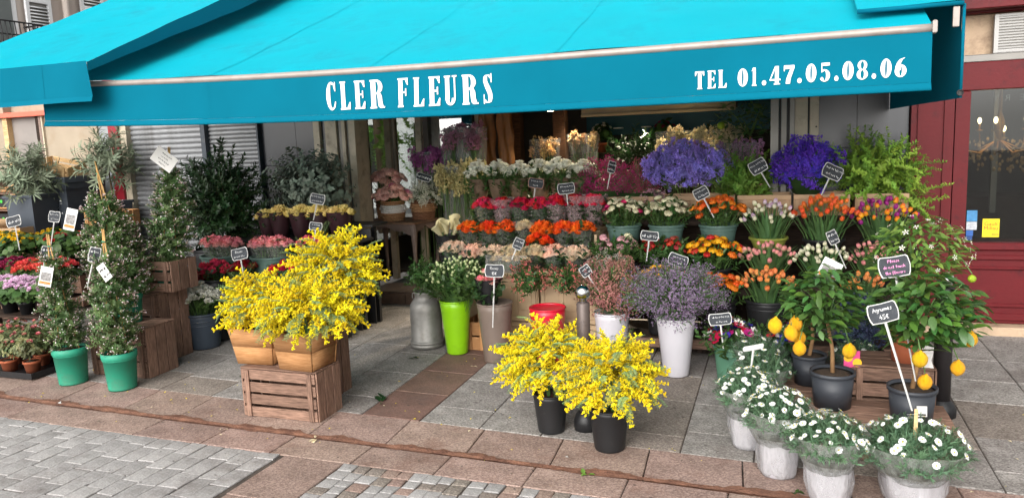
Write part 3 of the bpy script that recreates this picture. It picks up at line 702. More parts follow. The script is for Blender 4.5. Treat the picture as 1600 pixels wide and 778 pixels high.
def text(tx, size, loc, m, parent, rot=(math.pi / 2, 0, 0), sx=1, ext=.0004, nm='lettering'):
    c = bpy.data.curves.new(nm, 'FONT'); c.body = tx; c.size = size; c.extrude = ext; c.align_x = 'CENTER'; c.materials.append(m)
    tmp = bpy.data.objects.new(nm, c); col.objects.link(tmp); bpy.context.view_layer.update(); me = bpy.data.meshes.new_from_object(tmp); bpy.data.objects.remove(tmp)
    return link(nm, me, parent, loc, rot, (sx, 1, 1))
M_redink = mat('ink_red', '#c8361e', .6, .05); M_navy = mat('ink_dark', '#2a2a2a', .6, .05)
ro = Vector((1.0, FY, gz(6.9)))
text('Gault', .044, Vector((1.605, 7.092, .935)) - ro, M_redink, r); text('Millau', .044, Vector((1.605, 7.092, .90)) - ro, M_redink, r); text('2020', .026, Vector((1.635, 7.092, .853)) - ro, M_navy, r)
M_reflsign = mat('reflected_sign_white', '#a9a9a6', .5, .05)
for ch, xx in (('Y', 1.60), ('R', 1.68), ('E', 1.78)): text(ch, .07, Vector((xx, 7.112, 1.93)) - ro, M_reflsign, r, sx=-1 if ch != 'Y' else 1)  # reflection of a sign across the street, laid at the pane as letters
# restaurant interior: chandelier, bar and dark room
rm = thing('dining_room', 'dim dining room with dark panelling seen through the red restaurant window', 'room', (2.2, 9, .12)); ro2 = Vector((2.2, 9, .12))
M_dark = mat('dark_room', '#191613', .8, .3, 3); M_darkwood = wood('dark_wood', '3a2a20', '1a120d')
for nm, d, c, m in (('back_wall', (3.6, .1, 2.8), (2.4, 10.4, 1.5), M_dark), ('floor_boards', (3.6, 3.1, .04), (2.4, 8.85, .13), M_darkwood), ('ceiling_board', (3.6, 3.1, .04), (2.4, 8.85, 2.6), M_dark), ('bar_counter', (1.7, .5, .9), (2.0, 8.7, .6), M_darkwood), ('party_wall', (.06, 3.1, 2.6), (.86, 8.85, 1.4), M_dark), ('mirror_frame', (.05, .05, 1.2), (1.9, 8.4, 1.5), M_greyframe)):
    part(nm, MB().box(Vector(c) - ro2, d, bev=.004), m, rm)
ch = thing('chandelier', 'crystal chandelier with lit candle bulbs behind the restaurant window', 'chandelier', (1.78, 7.75, 1.5))
M_gold = mat('brass', '#a8783a', .3, .2, 20, metal=.9); M_bulb = emit('bulb_glow', (1, .78, .42), 9)
M_crystal = mat('crystal', '#c9a878', .12, .3, 60, spec=.9, transl=.3)
cmb = MB(); cmb.lathe([(.012, 0), (.03, .05), (.02, .15), (.045, .25), (.015, .35), (.01, .7)], 12); part('column', cmb, M_gold, ch, True)
for k in range(10):
    a = k * .628; d = Vector((math.cos(a), math.sin(a), 0)); R_ = .30 if k % 2 else .42; z = .18 if k % 2 else .10
    am = MB(); am.tube([d * .02 + Vector((0, 0, .1)), d * R_ * .5 + Vector((0, 0, .0)), d * R_ * .9 + Vector((0, 0, .03)), d * R_ + Vector((0, 0, z))], .007, 6); am.lathe([(.006, z), (.03, z + .01), (.032, z + .018), (.011, z + .02), (.011, z + .07)], 10, 0, d * R_); ar = part('arm', am, M_gold, ch, True)
    part('bulb', MB().ball(d * R_ + Vector((0, 0, z + .10)), .017, 0, 8, 6, 1.7), M_bulb, ar, True)
    cr = MB()
    for j in range(14):
        f = U(.3, 1); cr.ball(d * R_ * f + Vector((U(-.02, .02), U(-.02, .02), U(-.16, .12))), U(.008, .015), 0, 6, 4, 1.5)
    part('crystal_drops', cr, M_crystal, ch, kind='stuff')
pl = bpy.data.lights.new('chandelier_light', 'POINT'); pl.energy = 9; pl.color = (1, .72, .4); pl.shadow_soft_size = .25
link('chandelier_light', pl, ch, (0, 0, .25))

# ---------------------------------------------------------------- flower shop front
sf = thing('flower_shop_front', 'flower shop front of dark tiles and cream door frames under the teal awning', 'shop front', (-2, FY, .08)); so = Vector((-2, FY, .08))
def sb(nm, x0, x1, z0, z1, y0, y1, m, par=None, bev=.004, smooth=False):
    mb = MB(); mb.box(Vector(((x0 + x1) / 2, (y0 + y1) / 2, (z0 + z1) / 2)) - so, (x1 - x0, y1 - y0, z1 - z0), bev=bev); return part(nm, mb, m, par or sf)
# tiled piers
for x0, x1, splits in ((.29, .985, (.59, )), (-5.44, -4.74, (-4.99, ))):
    pr = sb('pier', x0, x1, .05, 3.0, 7.14, 7.4, M_grout)
    xs = [x0, *splits, x1]; zs_ = [.08, .52, 1.06, 1.60, 2.14, 2.68]
    for i in range(len(xs) - 1):
        for j in range(len(zs_) - 1): sb('tile', xs[i] + .002, xs[i + 1] - .002, zs_[j] + .002, zs_[j + 1] - .002, 7.118, 7.138, M_tile, pr, .002)
sb('shop_lintel', -5.44, .985, 2.55, 3.4, 7.14, 7.4, M_tile); 
# folded door leaves: cream and grey posts
for x0, x1, m, y0 in ((-4.74, -4.665, M_cream, 7.08), (-4.66, -4.58, M_tile, 7.12), (-4.575, -4.44, M_cream, 7.05), (-4.43, -4.385, M_greyframe, 7.08), (-4.38, -4.34, M_cream, 7.06), (-4.335, -4.29, M_greyframe, 7.09), (-4.285, -4.21, M_cream, 7.04),
                      (-.10, -.035, M_greyframe, 7.05), (-.03, -.015, M_black, 7.1), (-.012, .03, M_greyframe, 7.06), (.032, .055, M_black, 7.1), (.057, .095, M_greyframe, 7.05), (.097, .20, M_cream, 7.07), (.202, .215, M_black, 7.1), (.217, .288, M_cream, 7.06)):
    sb('door_post', x0, x1, .2, 2.54, y0, 7.30, m)
for x, z in ((.262, 1.78), (-4.70, 1.80)): sb('bolt_hole', x, x + .014, z, z + .014, 7.055 if x > 0 else 7.074, 7.09, M_black)
for x, y in ((-4.31, 7.94), (-3.92, 7.96), (-3.28, 8.2)): sb('inner_post', x - .035, x + .035, .2, 2.54, y - .03, y + .03, M_cream)
M_mirror = glass_mat('street_pane', (.6, .62, .62), 3.5)
sb('side_pane', -3.88, -3.32, .5, 2.5, 8.1, 8.106, M_mirror, None, 0)
# step of brown tiles
M_steptile = mat('step_tile', '#5d4b40', .5, .2, 6, .15, dirt='3d322b', dscale=4)
st = sb('step', -4.28, -.1, .0, .19, 7.2, 8.6, M_grout)
for k in range(9):
    x0 = -4.28 + k * .465; sb('riser_tile', x0 + .003, x0 + .462, .065, .188, 7.185, 7.199, M_steptile, st); sb('tread_tile', x0 + .003, x0 + .462, .192, .206, 7.186, 7.66, M_steptile, st)
# ---- interior of the shop
ri = thing('shop_interior', 'dark flower shop interior with shelves behind the display', 'room', (-2, 9.5, .2)); io = Vector((-2, 9.5, .2))
M_in = mat('interior_dark', '#3d3934', .7, .25, 3); M_reflteal = mat('reflected_teal', '#1a5a66', .5, .2, 3); M_soff = mat('soffit', '#8d8168', .6, .1, 4)
def ib(nm, c, d, m, bev=.004): return part(nm, MB().box(Vector(c) - io, d, bev=bev), m, ri)
ib('back_wall', (-2, 10.3, 1.5), (6, .1, 3), M_in); ib('side_wall', (-4.9, 8.9, .3), (.1, 2.8, .5), M_in); ib('side_head', (-4.9, 8.9, 2.5), (.1, 2.8, .3), M_in)
for y_ in (7.62, 8.45, 9.2, 9.95): ib('glazing_post', (-4.9, y_, 1.45), (.06, .06, 1.8), M_cream)
for y_, w_ in ((8.0, .82), (8.825, .67), (9.575, .67)): ib('side_glass', (-4.9, y_, 1.45), (.008, w_, 1.8), M_glass, 0)
ib('side_wall', (.5, 8.9, 1.5), (.1, 3, 3), M_in)
ib('ceiling_board', (-2.2, 8.85, 2.62), (5.4, 2.9, .06), M_in); ib('floor_board', (-2.2, 9.4, .17), (5.4, 1.6, .04), M_steptile)
ib('awning_reflection', (-1.2, 10.2, 1.95), (2.6, .05, .35), M_reflteal)  # the awning's reflection in the back glass, painted as a flat teal strip
ib('soffit', (-1.25, 8.3, 2.085), (1.6, .35, .14), M_soff); ib('soffit_edge', (-1.25, 8.11, 2.0), (1.6, .02, .03), M_soff)
for x in (-3.0, -2.45): ib('brown_column', (x, 8.7, 1.3), (.14, .16, 2.4), wood('column_wood', '5a3d28', '2d1d12'))
for z in (.75, 1.15, 1.55):
    ib('shelf', (-1.5, 9.8, z), (3.2, .35, .03), M_darkwood)
ib('counter', (-2.3, 9.2, .65), (1.6, .5, .9), M_darkwood)
for k, (x, y) in enumerate(((-2.42, 8.2), (-2.26, 8.6), (-1.68, 8.22), (-1.05, 8.22), (-1.95, 9.6), (-1.6, 9.6))):  # the last two stand for mirrored lamp reflections, added as small lights
    dlg = thing('downlight', ['white tube spotlight hanging above the lisianthus inside the shop', 'small round ceiling lamp deep in the shop', 'recessed downlight in the pale soffit above burgundy flowers', 'recessed downlight in the pale soffit above lavender flowers', 'lamp reflection made as a small light below the teal awning reflection in the shop', 'second lamp reflection made as a small light below the teal awning reflection in the shop'][k], 'lamp', (x, y, (2.07, 2.1, 2.005, 2.005, 1.86, 1.86)[k]), group='shop ceiling lights')
    mb = MB()
    if k == 0: mb.lathe([(.0, .01), (.045, .01), (.05, 0), (.055, .02), (.05, .19), (0, .2)], 20)
    else: mb.lathe([(.035, 0), (.06, -.004), (.065, .0), (.06, .012), (.0, .014)], 20)
    part('housing', mb, M_white, dlg, True); part('bulb', MB().lathe([(0, -.002), (.03, -.001), (.034, .004)], 16), emit('lamp_glow%d' % k, (1, .85, .62), 14), dlg, True)
    sp = bpy.data.lights.new('downlight_beam', 'SPOT'); sp.energy = (40, 40, 150, 150, 14, 14)[k]; sp.color = (1, .84, .62); sp.spot_size = R(120); sp.spot_blend = .8; sp.shadow_soft_size = .04
    link('downlight_beam', sp, dlg, (0, -.05, -.03), (R(-28), 0, 0))
# what shows through the glazed side of the shop: a street tree and a white house
st_ = thing('street_tree', 'leafy street tree seen through the glass side of the shop', 'tree', (-7.6, 13.6, 0))
part('trunk', MB().tube([(0, 0, 0), (.05, 0, 1.2), (-.03, .05, 2.4), (.1, 0, 3.4)], [.13, .11, .10, .06], 10), M_twig, st_, True)
for k in range(6): a = k * 1.05; part('limb', MB().tube([(-.03, .05, 1.9 + .12 * k), (.7 * math.cos(a), .7 * math.sin(a), 2.6 + .1 * k), (1.2 * math.cos(a), 1.2 * math.sin(a), 2.7 + .2 * k)], [.05, .035, .015], 6), M_twig, st_, True)
for i in range(150):
    zz = 1 - 2 * (i + .5) / 150; a = i * 2.4; r_ = math.sqrt(1 - zz * zz); d = Vector((r_ * math.cos(a), r_ * math.sin(a), zz + .2)).normalized(); link('twig', random.choice(SP_light), st_, Vector((d.x * 1.3 * U(.4, 1), d.y * 1.3 * U(.4, 1), 2.9 + zz * 1.1)), dirquat(d), U(.5, .8))
fh_ = thing('white_house', 'white house across the side street seen through the shop glass', 'house', (-9, 19, 0)); part('wall', MB().box((0, 0, 3), (9, .4, 6)), M_white, fh_)
for k in range(5): part('window', MB().box((-3.6 + 1.8 * k, -.21, 1.6), (.8, .05, 1.4), bev=.01), M_dark, fh_)
# brown paper rolls hanging inside
for k, x in enumerate((-3.17, -2.95)):
    mb = MB(); rows = []
    for i in range(13):
        z = 1.45 + i * .06; rows.append([(x - .085 + .17 * j / 6 + .008 * math.sin(i * 1.3 + j), 8.15 + .02 * math.sin(j * 1.9 + i * .4 + k) , z) for j in range(7)])
    mb.grid(rows); mb.grid([[(a, b + .05, c) for a, b, c in rw] for rw in rows])
    mb.tube([(x - .09, 8.18, 2.2), (x + .09, 8.18, 2.2)], .02, 8); single('paper_sheet', mb, mat('brown_wrap', '#7a4f24', .5, .25, 8, .1), ['brown wrapping paper sheet hanging beside the orchids inside the shop', 'creased brown wrapping paper hanging nearer the dark shop column'][k], 'paper', 'wrapping paper hung in the shop')

# ---------------------------------------------------------------- shuttered shop and beige house at the left
ls = thing('shuttered_shop_front', 'closed shop front with two grey roller shutters behind the jasmine', 'shop front', (-6.4, FY, .06)); lo = Vector((-6.4, FY, .06))
def lb_(nm, x0, x1, z0, z1, y0, y1, m, par=None, bev=.003):
    return part(nm, MB().box(Vector(((x0 + x1) / 2, (y0 + y1) / 2, (z0 + z1) / 2)) - lo, (x1 - x0, y1 - y0, z1 - z0), bev=bev), m, par or ls)
M_shut = mat('shutter_metal', '#8d8e90', .55, .12, 5, .04, metal=.35, dirt='6d6b6a', dscale=4)
for x0, x1, sh in ((-7.30, -6.22, .058), (-6.16, -5.46, .045)):
    z = .1; rs_ = lb_('roller_shutter', x0, x1, .05, .1, 7.12, 7.16, M_shut); k = 0
    prof = [(0, 0), (-.012, .2), (-.018, .5), (-.012, .8), (0, 1)]
    mb = MB(); mb.grid([[(xx - 0, 7.14 + a - FY, sh * b) for xx in (x0 + 6.4, x1 + 6.4)] for a, b in prof]); me = mb.mesh('slat', M_shut, True)
    while z < 2.5: link('slat', me, rs_, (0, 0, z - .06)); z += sh + .0015
for x0, x1, m in ((-7.36, -7.30, M_cream), (-6.22, -6.16, M_anth), (-5.46, -5.44, M_anth)): lb_('shutter_guide', x0, x1, .05, 2.6, 7.06, 7.2, m)
lb_('lintel', -7.36, -5.44, 2.6, 3.4, 7.05, 7.3, M_anth)
lb_('back_wall', -7.36, -5.44, .02, 2.6, 7.22, 7.3, M_anth)
hs2 = thing('beige_house_front', 'beige rendered ground floor wall with boarded window behind the grey bin', 'house', (-8.6, FY, .06)); ho = Vector((-8.6, FY, .06))
def hb(nm, x0, x1, z0, z1, y0, y1, m, bev=.004, par=None): return part(nm, MB().box(Vector(((x0 + x1) / 2, (y0 + y1) / 2, (z0 + z1) / 2)) - ho, (x1 - x0, y1 - y0, z1 - z0), bev=bev), m, par or hs2)
hb('wall', -8.62, -7.78, 0, 2.7, 7.1, 7.3, M_render); hb('wall', -12, -9.3, 0, 2.7, 7.1, 7.3, M_render)
hb('red_post', -7.56, -7.42, 0, 2.7, 7.05, 7.3, mat('red_post', '#8a1f2b', .4, .1)); hb('pale_strip', -7.415, -7.365, 0, 2.7, 7.08, 7.3, M_cream)
hb('grey_panel', -7.78, -7.565, 0, 2.7, 7.12, 7.3, mat('grey_panel', '#8b8f91', .5, .1))
hb('window_board', -9.22, -8.74, 1.2, 2.3, 7.14, 7.2, mat('dusty_pane', '#8c8580', .35, .2, 3)); hb('window_back', -9.3, -8.62, 0, 2.7, 7.21, 7.3, M_render)
for x0, x1, m in ((-9.3, -9.22, M_wood_pale), (-8.735, -8.69, M_darkwood), (-8.685, -8.645, M_wood_grey), (-8.64, -8.62, M_cream)): hb('window_post', x0, x1, 1.0, 2.3, 7.07, 7.205, m)
hb('window_sill', -9.35, -8.6, 1.0, 1.12, 7.0, 7.2, M_wood_new)
hb('red_lintel', -9.6, -8.45, 2.30, 2.36, 7.02, 7.2, mat('coral_paint', '#c9634f', .5, .1))
# tall house across the corner with white louvred shutters
th = thing('apartment_house', 'pale apartment house with white louvred shutters above the left awning', 'house', (-10.5, 10, 0)); to = Vector((-10.5, 10, 0))
M_pale = mat('pale_render', '#c9bdb4', .9, .08, 2, .02, bump=.15); M_shutw = mat('shutter_white', '#dfe0e2', .5, .05, 5); M_balc = mat('iron', (.015, .015, .017), .5, .2, 6)
def tb(nm, x0, x1, y0, y1, z0, z1, m, par=None, bev=.004): return part(nm, MB().box(Vector(((x0 + x1) / 2, (y0 + y1) / 2, (z0 + z1) / 2)) - to, (x1 - x0, y1 - y0, z1 - z0), bev=bev), m, par or th)
tb('wall', -11.2, -10.5, 7.6, 14, 0, 9, M_pale)
def tall_window(y0, y1):
    w = tb('window', -10.52, -10.485, y0, y1, 3.2, 5.4, M_shutw); tb('pane', -10.49, -10.478, y0 + .08, y1 - .08, 3.28, 5.3, M_glass_d, w, 0); tb('glazing_bar', -10.48, -10.465, y0, y1, 4.1, 4.13, M_shutw, w)
def louvre(y0, y1):
    s_ = tb('louvred_shutter', -10.455, -10.45, y0, y1, 3.2, 5.4, M_greyframe, None, 0)
    for a, b, c, d in ((y0, y0 + .055, 3.2, 5.4), (y1 - .055, y1, 3.2, 5.4), (y0 + .055, y1 - .055, 3.2, 3.3), (y0 + .055, y1 - .055, 4.05, 4.13), (y0 + .055, y1 - .055, 5.3, 5.4)): tb('shutter_frame', -10.448, -10.41, a, b, c, d, M_shutw, s_)
    z = 3.32
    while z < 5.28:
        if not 4.03 < z < 4.14: link('louvre', MB().box((0, 0, 0), (.045, y1 - y0 - .112, .008)).mesh('louvre', M_shutw), s_, Vector((-10.43, (y0 + y1) / 2, z)) - to, (0, R(35), 0))
        z += .048
tall_window(7.7, 8.42); louvre(8.52, 8.94); louvre(9.48, 9.92); tall_window(10.0, 10.8); louvre(10.9, 11.3)
part('drain_pipe', MB().tube([Vector((-10.42, 9.2, 0)) - to, Vector((-10.42, 9.2, 9)) - to], .05, 10), M_pale, th, True)
bal = tb('balcony', -10.48, -10.1, 7.7, 8.5, 3.18, 3.24, M_pale)
for k in range(12): part('railing_bar', MB().tube([Vector((-10.12, 7.72 + .07 * k, 3.24)) - to, Vector((-10.1, 7.72 + .07 * k, 3.45)) - to, Vector((-10.12, 7.72 + .07 * k, 3.68)) - to], .008, 5), M_balc, bal, True)
for z in (3.3, 3.5, 3.68): part('railing', MB().tube([Vector((-10.12, 7.7, z)) - to, Vector((-10.12, 8.5, z)) - to, Vector((-10.48, 8.5, z)) - to], .013, 6), M_balc, bal, True)
# ---------------------------------------------------------------- awnings
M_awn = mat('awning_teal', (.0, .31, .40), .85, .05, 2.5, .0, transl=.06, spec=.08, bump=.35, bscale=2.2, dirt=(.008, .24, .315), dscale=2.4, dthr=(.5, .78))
M_awn_shaded = mat('awning_teal_shaded', (.0, .12, .185), .85, .07, 2.5, .0, transl=.05, spec=.08, bump=.1, bscale=4)  # the canopy's own cloth, painted darker for the weaker light on upright faces
M_bar = mat('bar_aluminium', '#948c86', .45, .12, 8, .02, metal=.2, dirt='8b7f78', dscale=6)
aw = thing('awning', 'wide teal awning with white shop lettering over the flower display', 'awning', (-2.2, 4.25, 2.27)); ao = Vector((-2.2, 4.25, 2.27))
def zb(x): return 2.238 + .006 * max(0, -x - 1.5) ** 2
X0, X1 = -5.1, .672
def canopy_rows(x0, x1, y0, y1, zf, slope, sag=.03, nx=70, ny=40, seed=0):
    rows = []
    for j in range(ny + 1):
        f = j / ny; y = y0 + (y1 - y0) * f; row = []
        for i in range(nx + 1):
            x = x0 + (x1 - x0) * i / nx; row.append(Vector((x, y, zf(x) + slope * (y - y0) - sag * math.sin(math.pi * f) + (.012 * abs(math.sin((x + 3.62) / 1.2 * math.pi)) + .006 * math.sin(x * 3.1 + seed)) * math.sin(math.pi * min(1, f * 1.2)) + .0035 * math.sin(x * 7 + y * 5 + seed) + .003 * math.sin(x * 2.2 - y * 11 + seed))))
        rows.append(row)
    return rows
rows = canopy_rows(X0, X1, 4.25, 7.12, lambda x: zb(x) + .022, .40)
part('canopy', MB().grid([[p - ao for p in r_] for r_ in rows]), M_awn, aw, True)
for x in (-3.62, -2.42, -1.22, -.02):
    part('seam', MB().grid([[p - ao for p in r_] for r_ in canopy_rows(x - .011, x + .011, 4.25, 7.12, lambda q: zb(q) + .0245, .40, nx=2)]), M_awn, aw, True)
bar = MB(); bar.tube([Vector((x, 4.235, zb(x))) - ao for x in np.linspace(X0 - .02, X1 + .02, 40)], .021, 12); bm = part('front_bar', bar, M_bar, aw, True)
part('end_cap', MB().box(Vector((X1 + .008, 4.235, zb(X1) + .004)) - ao, (.02, .055, .062), bev=.005), M_bar, bm)
val = []
for j in range(9):
    f = j / 8; row = []
    for i in range(91):
        x = X0 + (X1 - X0) * i / 90; wv = .010 * math.sin(x * 2.3) + .006 * math.sin(x * 5.7 + 1) + .003 * math.sin(x * 11)
        row.append(Vector((x, 4.225 - .005 * f - wv * f * .8, zb(x) - .014 - .243 * f)) - ao)
    val.append(row)
v = part('valance', MB().grid(val), M_awn_shaded, aw, True)
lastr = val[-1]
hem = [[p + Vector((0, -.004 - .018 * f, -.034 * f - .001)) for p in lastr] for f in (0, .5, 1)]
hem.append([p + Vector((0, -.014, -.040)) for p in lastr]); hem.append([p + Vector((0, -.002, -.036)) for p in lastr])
part('hem', MB().grid(hem), M_awn_shaded, aw, True)
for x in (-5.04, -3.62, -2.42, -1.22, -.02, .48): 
    i = int((x - X0) / (X1 - X0) * 90); part('valance_seam', MB().grid([[rw[i] + Vector((d, -.0015, 0)) for d in (-.006, .006)] for rw in val]), M_awn_shaded, aw, True)
for x in (-4.2, -.4):
    part('folding_arm', MB().tube([Vector((x, 4.27, zb(x))) - ao, Vector((x + .5, 5.6, zb(x) + .35)) - ao, Vector((x, 7.05, zb(x) + .62)) - ao], .022, 8), M_bar, aw, True)
# ---- slab-serif letters of the valance, each its own piece
class Letter(MB):
    def __init__(s): super().__init__(); s.k = 0
    def poly(s, p): s.k += 1; s.add([(x, -.0006 * s.k, z) for x, z in p], [tuple(range(len(p)))])
    def rect(s, x0, x1, z0, z1): s.poly([(x0, z0), (x1, z0), (x1, z1), (x0, z1)])
    def ring(s, cx, cz, rx, rz, tx, tz, a0=0, a1=360, n=28):
        s.k += 1; o = []; 
        for i in range(n + 1):
            a = R(a0 + (a1 - a0) * i / n); o += [(cx + rx * math.cos(a), -.0006 * s.k, cz + rz * math.sin(a)), (cx + (rx - tx) * math.cos(a), -.0006 * s.k, cz + (rz - tz) * math.sin(a))]
        s.add(o, [(2 * i, 2 * i + 2, 2 * i + 3, 2 * i + 1) for i in range(n)])
    def stroke(s, pts, n=24):
        """pts: (x, z, half width in x)"""
        s.k += 1; o = []; xs = [p[0] for p in pts]; zs_ = [p[1] for p in pts]; ws = [p[2] for p in pts]
        for i in range(n + 1):
            t = i / n; x, z, w = lerp_list(xs, t), lerp_list(zs_, t), lerp_list(ws, t); o += [(x - w, -.0006 * s.k, z), (x + w, -.0006 * s.k, z)]
        s.add(o, [(2 * i, 2 * i + 1, 2 * i + 3, 2 * i + 2) for i in range(n)])
def serifs(l, x0, x1, top=True, bot=True, e=.07):
    if top: l.rect(x0 - e, x1 + e, .945, 1)
    if bot: l.rect(x0 - e, x1 + e, 0, .055)
def glyph(c):
    l = Letter(); S = .34
    if c == 'L': l.rect(.12, .12 + S, 0, 1); serifs(l, .12, .12 + S); l.rect(.46, .9, 0, .06); l.poly([(.62, .05), (.9, .05), (.93, .26), (.86, .26)])
    elif c in 'EF':
        l.rect(.12, .12 + S, 0, 1); serifs(l, .12, .12 + S); l.rect(.4, .92, .94, .998); l.poly([(.68, .95), (.9, .95), (.93, .76), (.86, .76)]); l.rect(.4, .76, .48, .54); l.poly([(.7, .38), (.79, .38), (.79, .64), (.7, .64)])
        if c == 'E': l.rect(.4, .92, .003, .06); l.poly([(.66, .05), (.92, .05), (.95, .26), (.88, .26)])
    elif c == 'T': l.rect(.33, .67, 0, 1); l.rect(.25, .75, 0, .055); l.rect(.05, .95, .94, .998); l.poly([(.05, .95), (.27, .95), (.12, .74), (.05, .74)]); l.poly([(.73, .95), (.95, .95), (.95, .74), (.88, .74)])
    elif c == 'R':
        l.rect(.10, .10 + S * .9, 0, 1); serifs(l, .10, .10 + S * .9, e=.06); l.ring(.46, .745, .40, .253, .27, .06, -90, 90); l.rect(.38, .47, .94, .998); l.rect(.38, .47, .492, .55)
        l.stroke([(.62, .52, .12), (.68, .40, .14), (.70, .2, .14), (.76, .05, .15), (.84, .0, .13)]); l.poly([(.84, 0), (1.0, 0), (1.0, .055), (.86, .055)])
    elif c == 'C':
        l.ring(.52, .5, .44, .51, .33, .07, 62, 298); l.stroke([(.60, .97, .04), (.72, .93, .05), (.80, .82, .07), (.82, .70, .05)]); l.stroke([(.60, .03, .04), (.74, .08, .06), (.82, .22, .05), (.84, .30, .03)]); l.rect(.82, .88, .66, 1.0)
    elif c == 'U':
        l.rect(.10, .40, .2, 1); l.rect(.02, .48, .945, 1); l.rect(.74, .84, .22, 1); l.rect(.62, .96, .945, 1); l.ring(.47, .24, .37, .245, .27, .08, 180, 360); l.stroke([(.14, .25, .04), (.2, .15, .06), (.3, .06, .1), (.4, .03, .12)])
    elif c == 'S':
        l.stroke([(.72, .84, .06), (.62, .94, .10), (.46, .965, .14), (.30, .90, .15), (.28, .76, .17), (.40, .62, .20), (.56, .46, .21), (.68, .32, .19), (.70, .18, .16), (.62, .06, .16), (.46, .03, .14), (.30, .06, .12), (.20, .15, .07)], 40); l.rect(.76, .84, .70, 1.0); l.rect(.12, .20, 0, .32)
    elif c == '0': l.ring(.5, .5, .47, .5, .38, .06)
    elif c == '1': l.rect(.34, .74, 0, 1); l.rect(.2, .88, 0, .055); l.poly([(.12, .80), (.34, .84), (.34, .99), (.28, .90)])
    elif c == '4': l.rect(.5, .82, 0, 1); l.rect(.40, .94, 0, .055); l.poly([(.5, 1), (.5, .82), (.18, .34), (.04, .26)]); l.rect(.04, .98, .22, .30)
    elif c == '7': l.rect(.06, .97, .80, 1); l.poly([(.06, .82), (.14, .82), (.14, .68), (.06, .68)]); l.stroke([(.80, .82, .16), (.6, .5, .18), (.46, .25, .19), (.42, 0, .19)])
    elif c == '5': l.rect(.14, .92, .84, 1); l.rect(.14, .22, .48, .9); l.ring(.44, .32, .50, .33, .36, .06, -150, 130); l.ring(.2, .15, .13, .10, .129, .099, n=14)
    elif c == '8': l.ring(.5, .74, .40, .26, .26, .05); l.ring(.5, .26, .47, .28, .32, .055)
    elif c == '6': l.ring(.5, .32, .47, .33, .36, .06); l.stroke([(.28, .35, .22), (.28, .55, .2), (.36, .75, .16), (.55, .92, .12), (.8, .99, .06)])
    elif c == '.': l.ring(.5, .13, .5, .14, .499, .139)
    return l
M_letter = mat('letter_white', '#e9e3e4', .6, .03, 5)
def put_letters(s_, xs, z_of, h_of):
    for c, (a, b) in zip(s_, zip(xs[::2], xs[1::2])):
        l = glyph(c); sx, sz = (b - a), h_of(a); z0 = z_of(a)
        # lie on the waving cloth: follow its surface
        for i, (x, y, z) in enumerate(l.v):
            wx = a + x * sx; wz = z0 + z * sz; f = (zb(wx) - .014 - wz) / .243; wv = .010 * math.sin(wx * 2.3) + .006 * math.sin(wx * 5.7 + 1) + .003 * math.sin(wx * 11)
            l.v[i] = tuple(Vector((wx, 4.225 - .005 * f - wv * f * .8 - .0035 + y, wz)) - ao)
        part('letter', l, M_letter, v)
put_letters('CLERFLEURS', [-2.715, -2.63, -2.611, -2.529, -2.509, -2.424, -2.399, -2.291, -2.205, -2.125, -2.099, -2.018, -1.999, -1.915, -1.896, -1.809, -1.784, -1.678, -1.654, -1.582], lambda x: 2.016 - .015 * (x + 2.7), lambda x: .172)
put_letters('TEL01.47.05.08.06', [-.444, -.391, -.38, -.333, -.324, -.276, -.226, -.172, -.16, -.126, -.104, -.083, -.069, -.012, -.001, .054, .067, .088, .106, .158, .173, .223, .241, .259, .276, .33, .341, .395, .411, .43, .448, .5, .511, .566], lambda x: 2.014 + .002 * x, lambda x: .092)

# left awning, lapping over the wide one
la = thing('awning', 'narrow teal awning lapping over the left end of the lettered one', 'awning', (-5.3, 4.05, 2.42)); lo_ = Vector((-5.3, 4.05, 2.42))
rows = canopy_rows(-6.25, -4.46, 4.05, 7.12, lambda x: 2.43 + .015 * math.exp(-((x + 5.6) / .2) ** 2), .45, .035, 30, 24, 2)
for rw in rows: 
    for i, p in enumerate(rw): p.z += .006 * math.sin((p.x * 1.6 + p.y) * 9) * max(0, 1 - (p.y - 4.05) / 1.2) * .6
part('canopy', MB().grid([[p - lo_ for p in r_] for r_ in rows]), M_awn, la, True)
vr = []
for j in range(9):
    f = j / 8; vr.append([Vector((x, 4.045 + .012 * math.sin(x * 7) * f + .02 * math.exp(-((x + 4.46) / .06) ** 2) * f, 2.428 - (.0 if j else -.004) - .232 * f)) - lo_ for x in np.linspace(-6.25, -4.46, 40)])
lv = part('valance', MB().grid(vr), M_awn_shaded, la, True)
part('hem', MB().grid([[p + Vector((0, -.003 - .012 * f, -.034 * f)) for p in vr[-1]] for f in (0, .5, 1)]), M_awn_shaded, la, True)
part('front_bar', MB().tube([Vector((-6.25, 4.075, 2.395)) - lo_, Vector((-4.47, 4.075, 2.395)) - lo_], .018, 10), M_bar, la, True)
part('side_flap', MB().grid([[rw[-1] - lo_ + Vector((.002, 0, d * (1 + k_ / 9))) for k_, rw in enumerate(rows)] for d in (0.0, -.03, -.06)]), M_awn_shaded, la, True)
part('valance_seam', MB().grid([[rw[30] + Vector((d, -.002, 0)) for d in (-.006, .006)] for rw in vr]), M_awn_shaded, la, True)
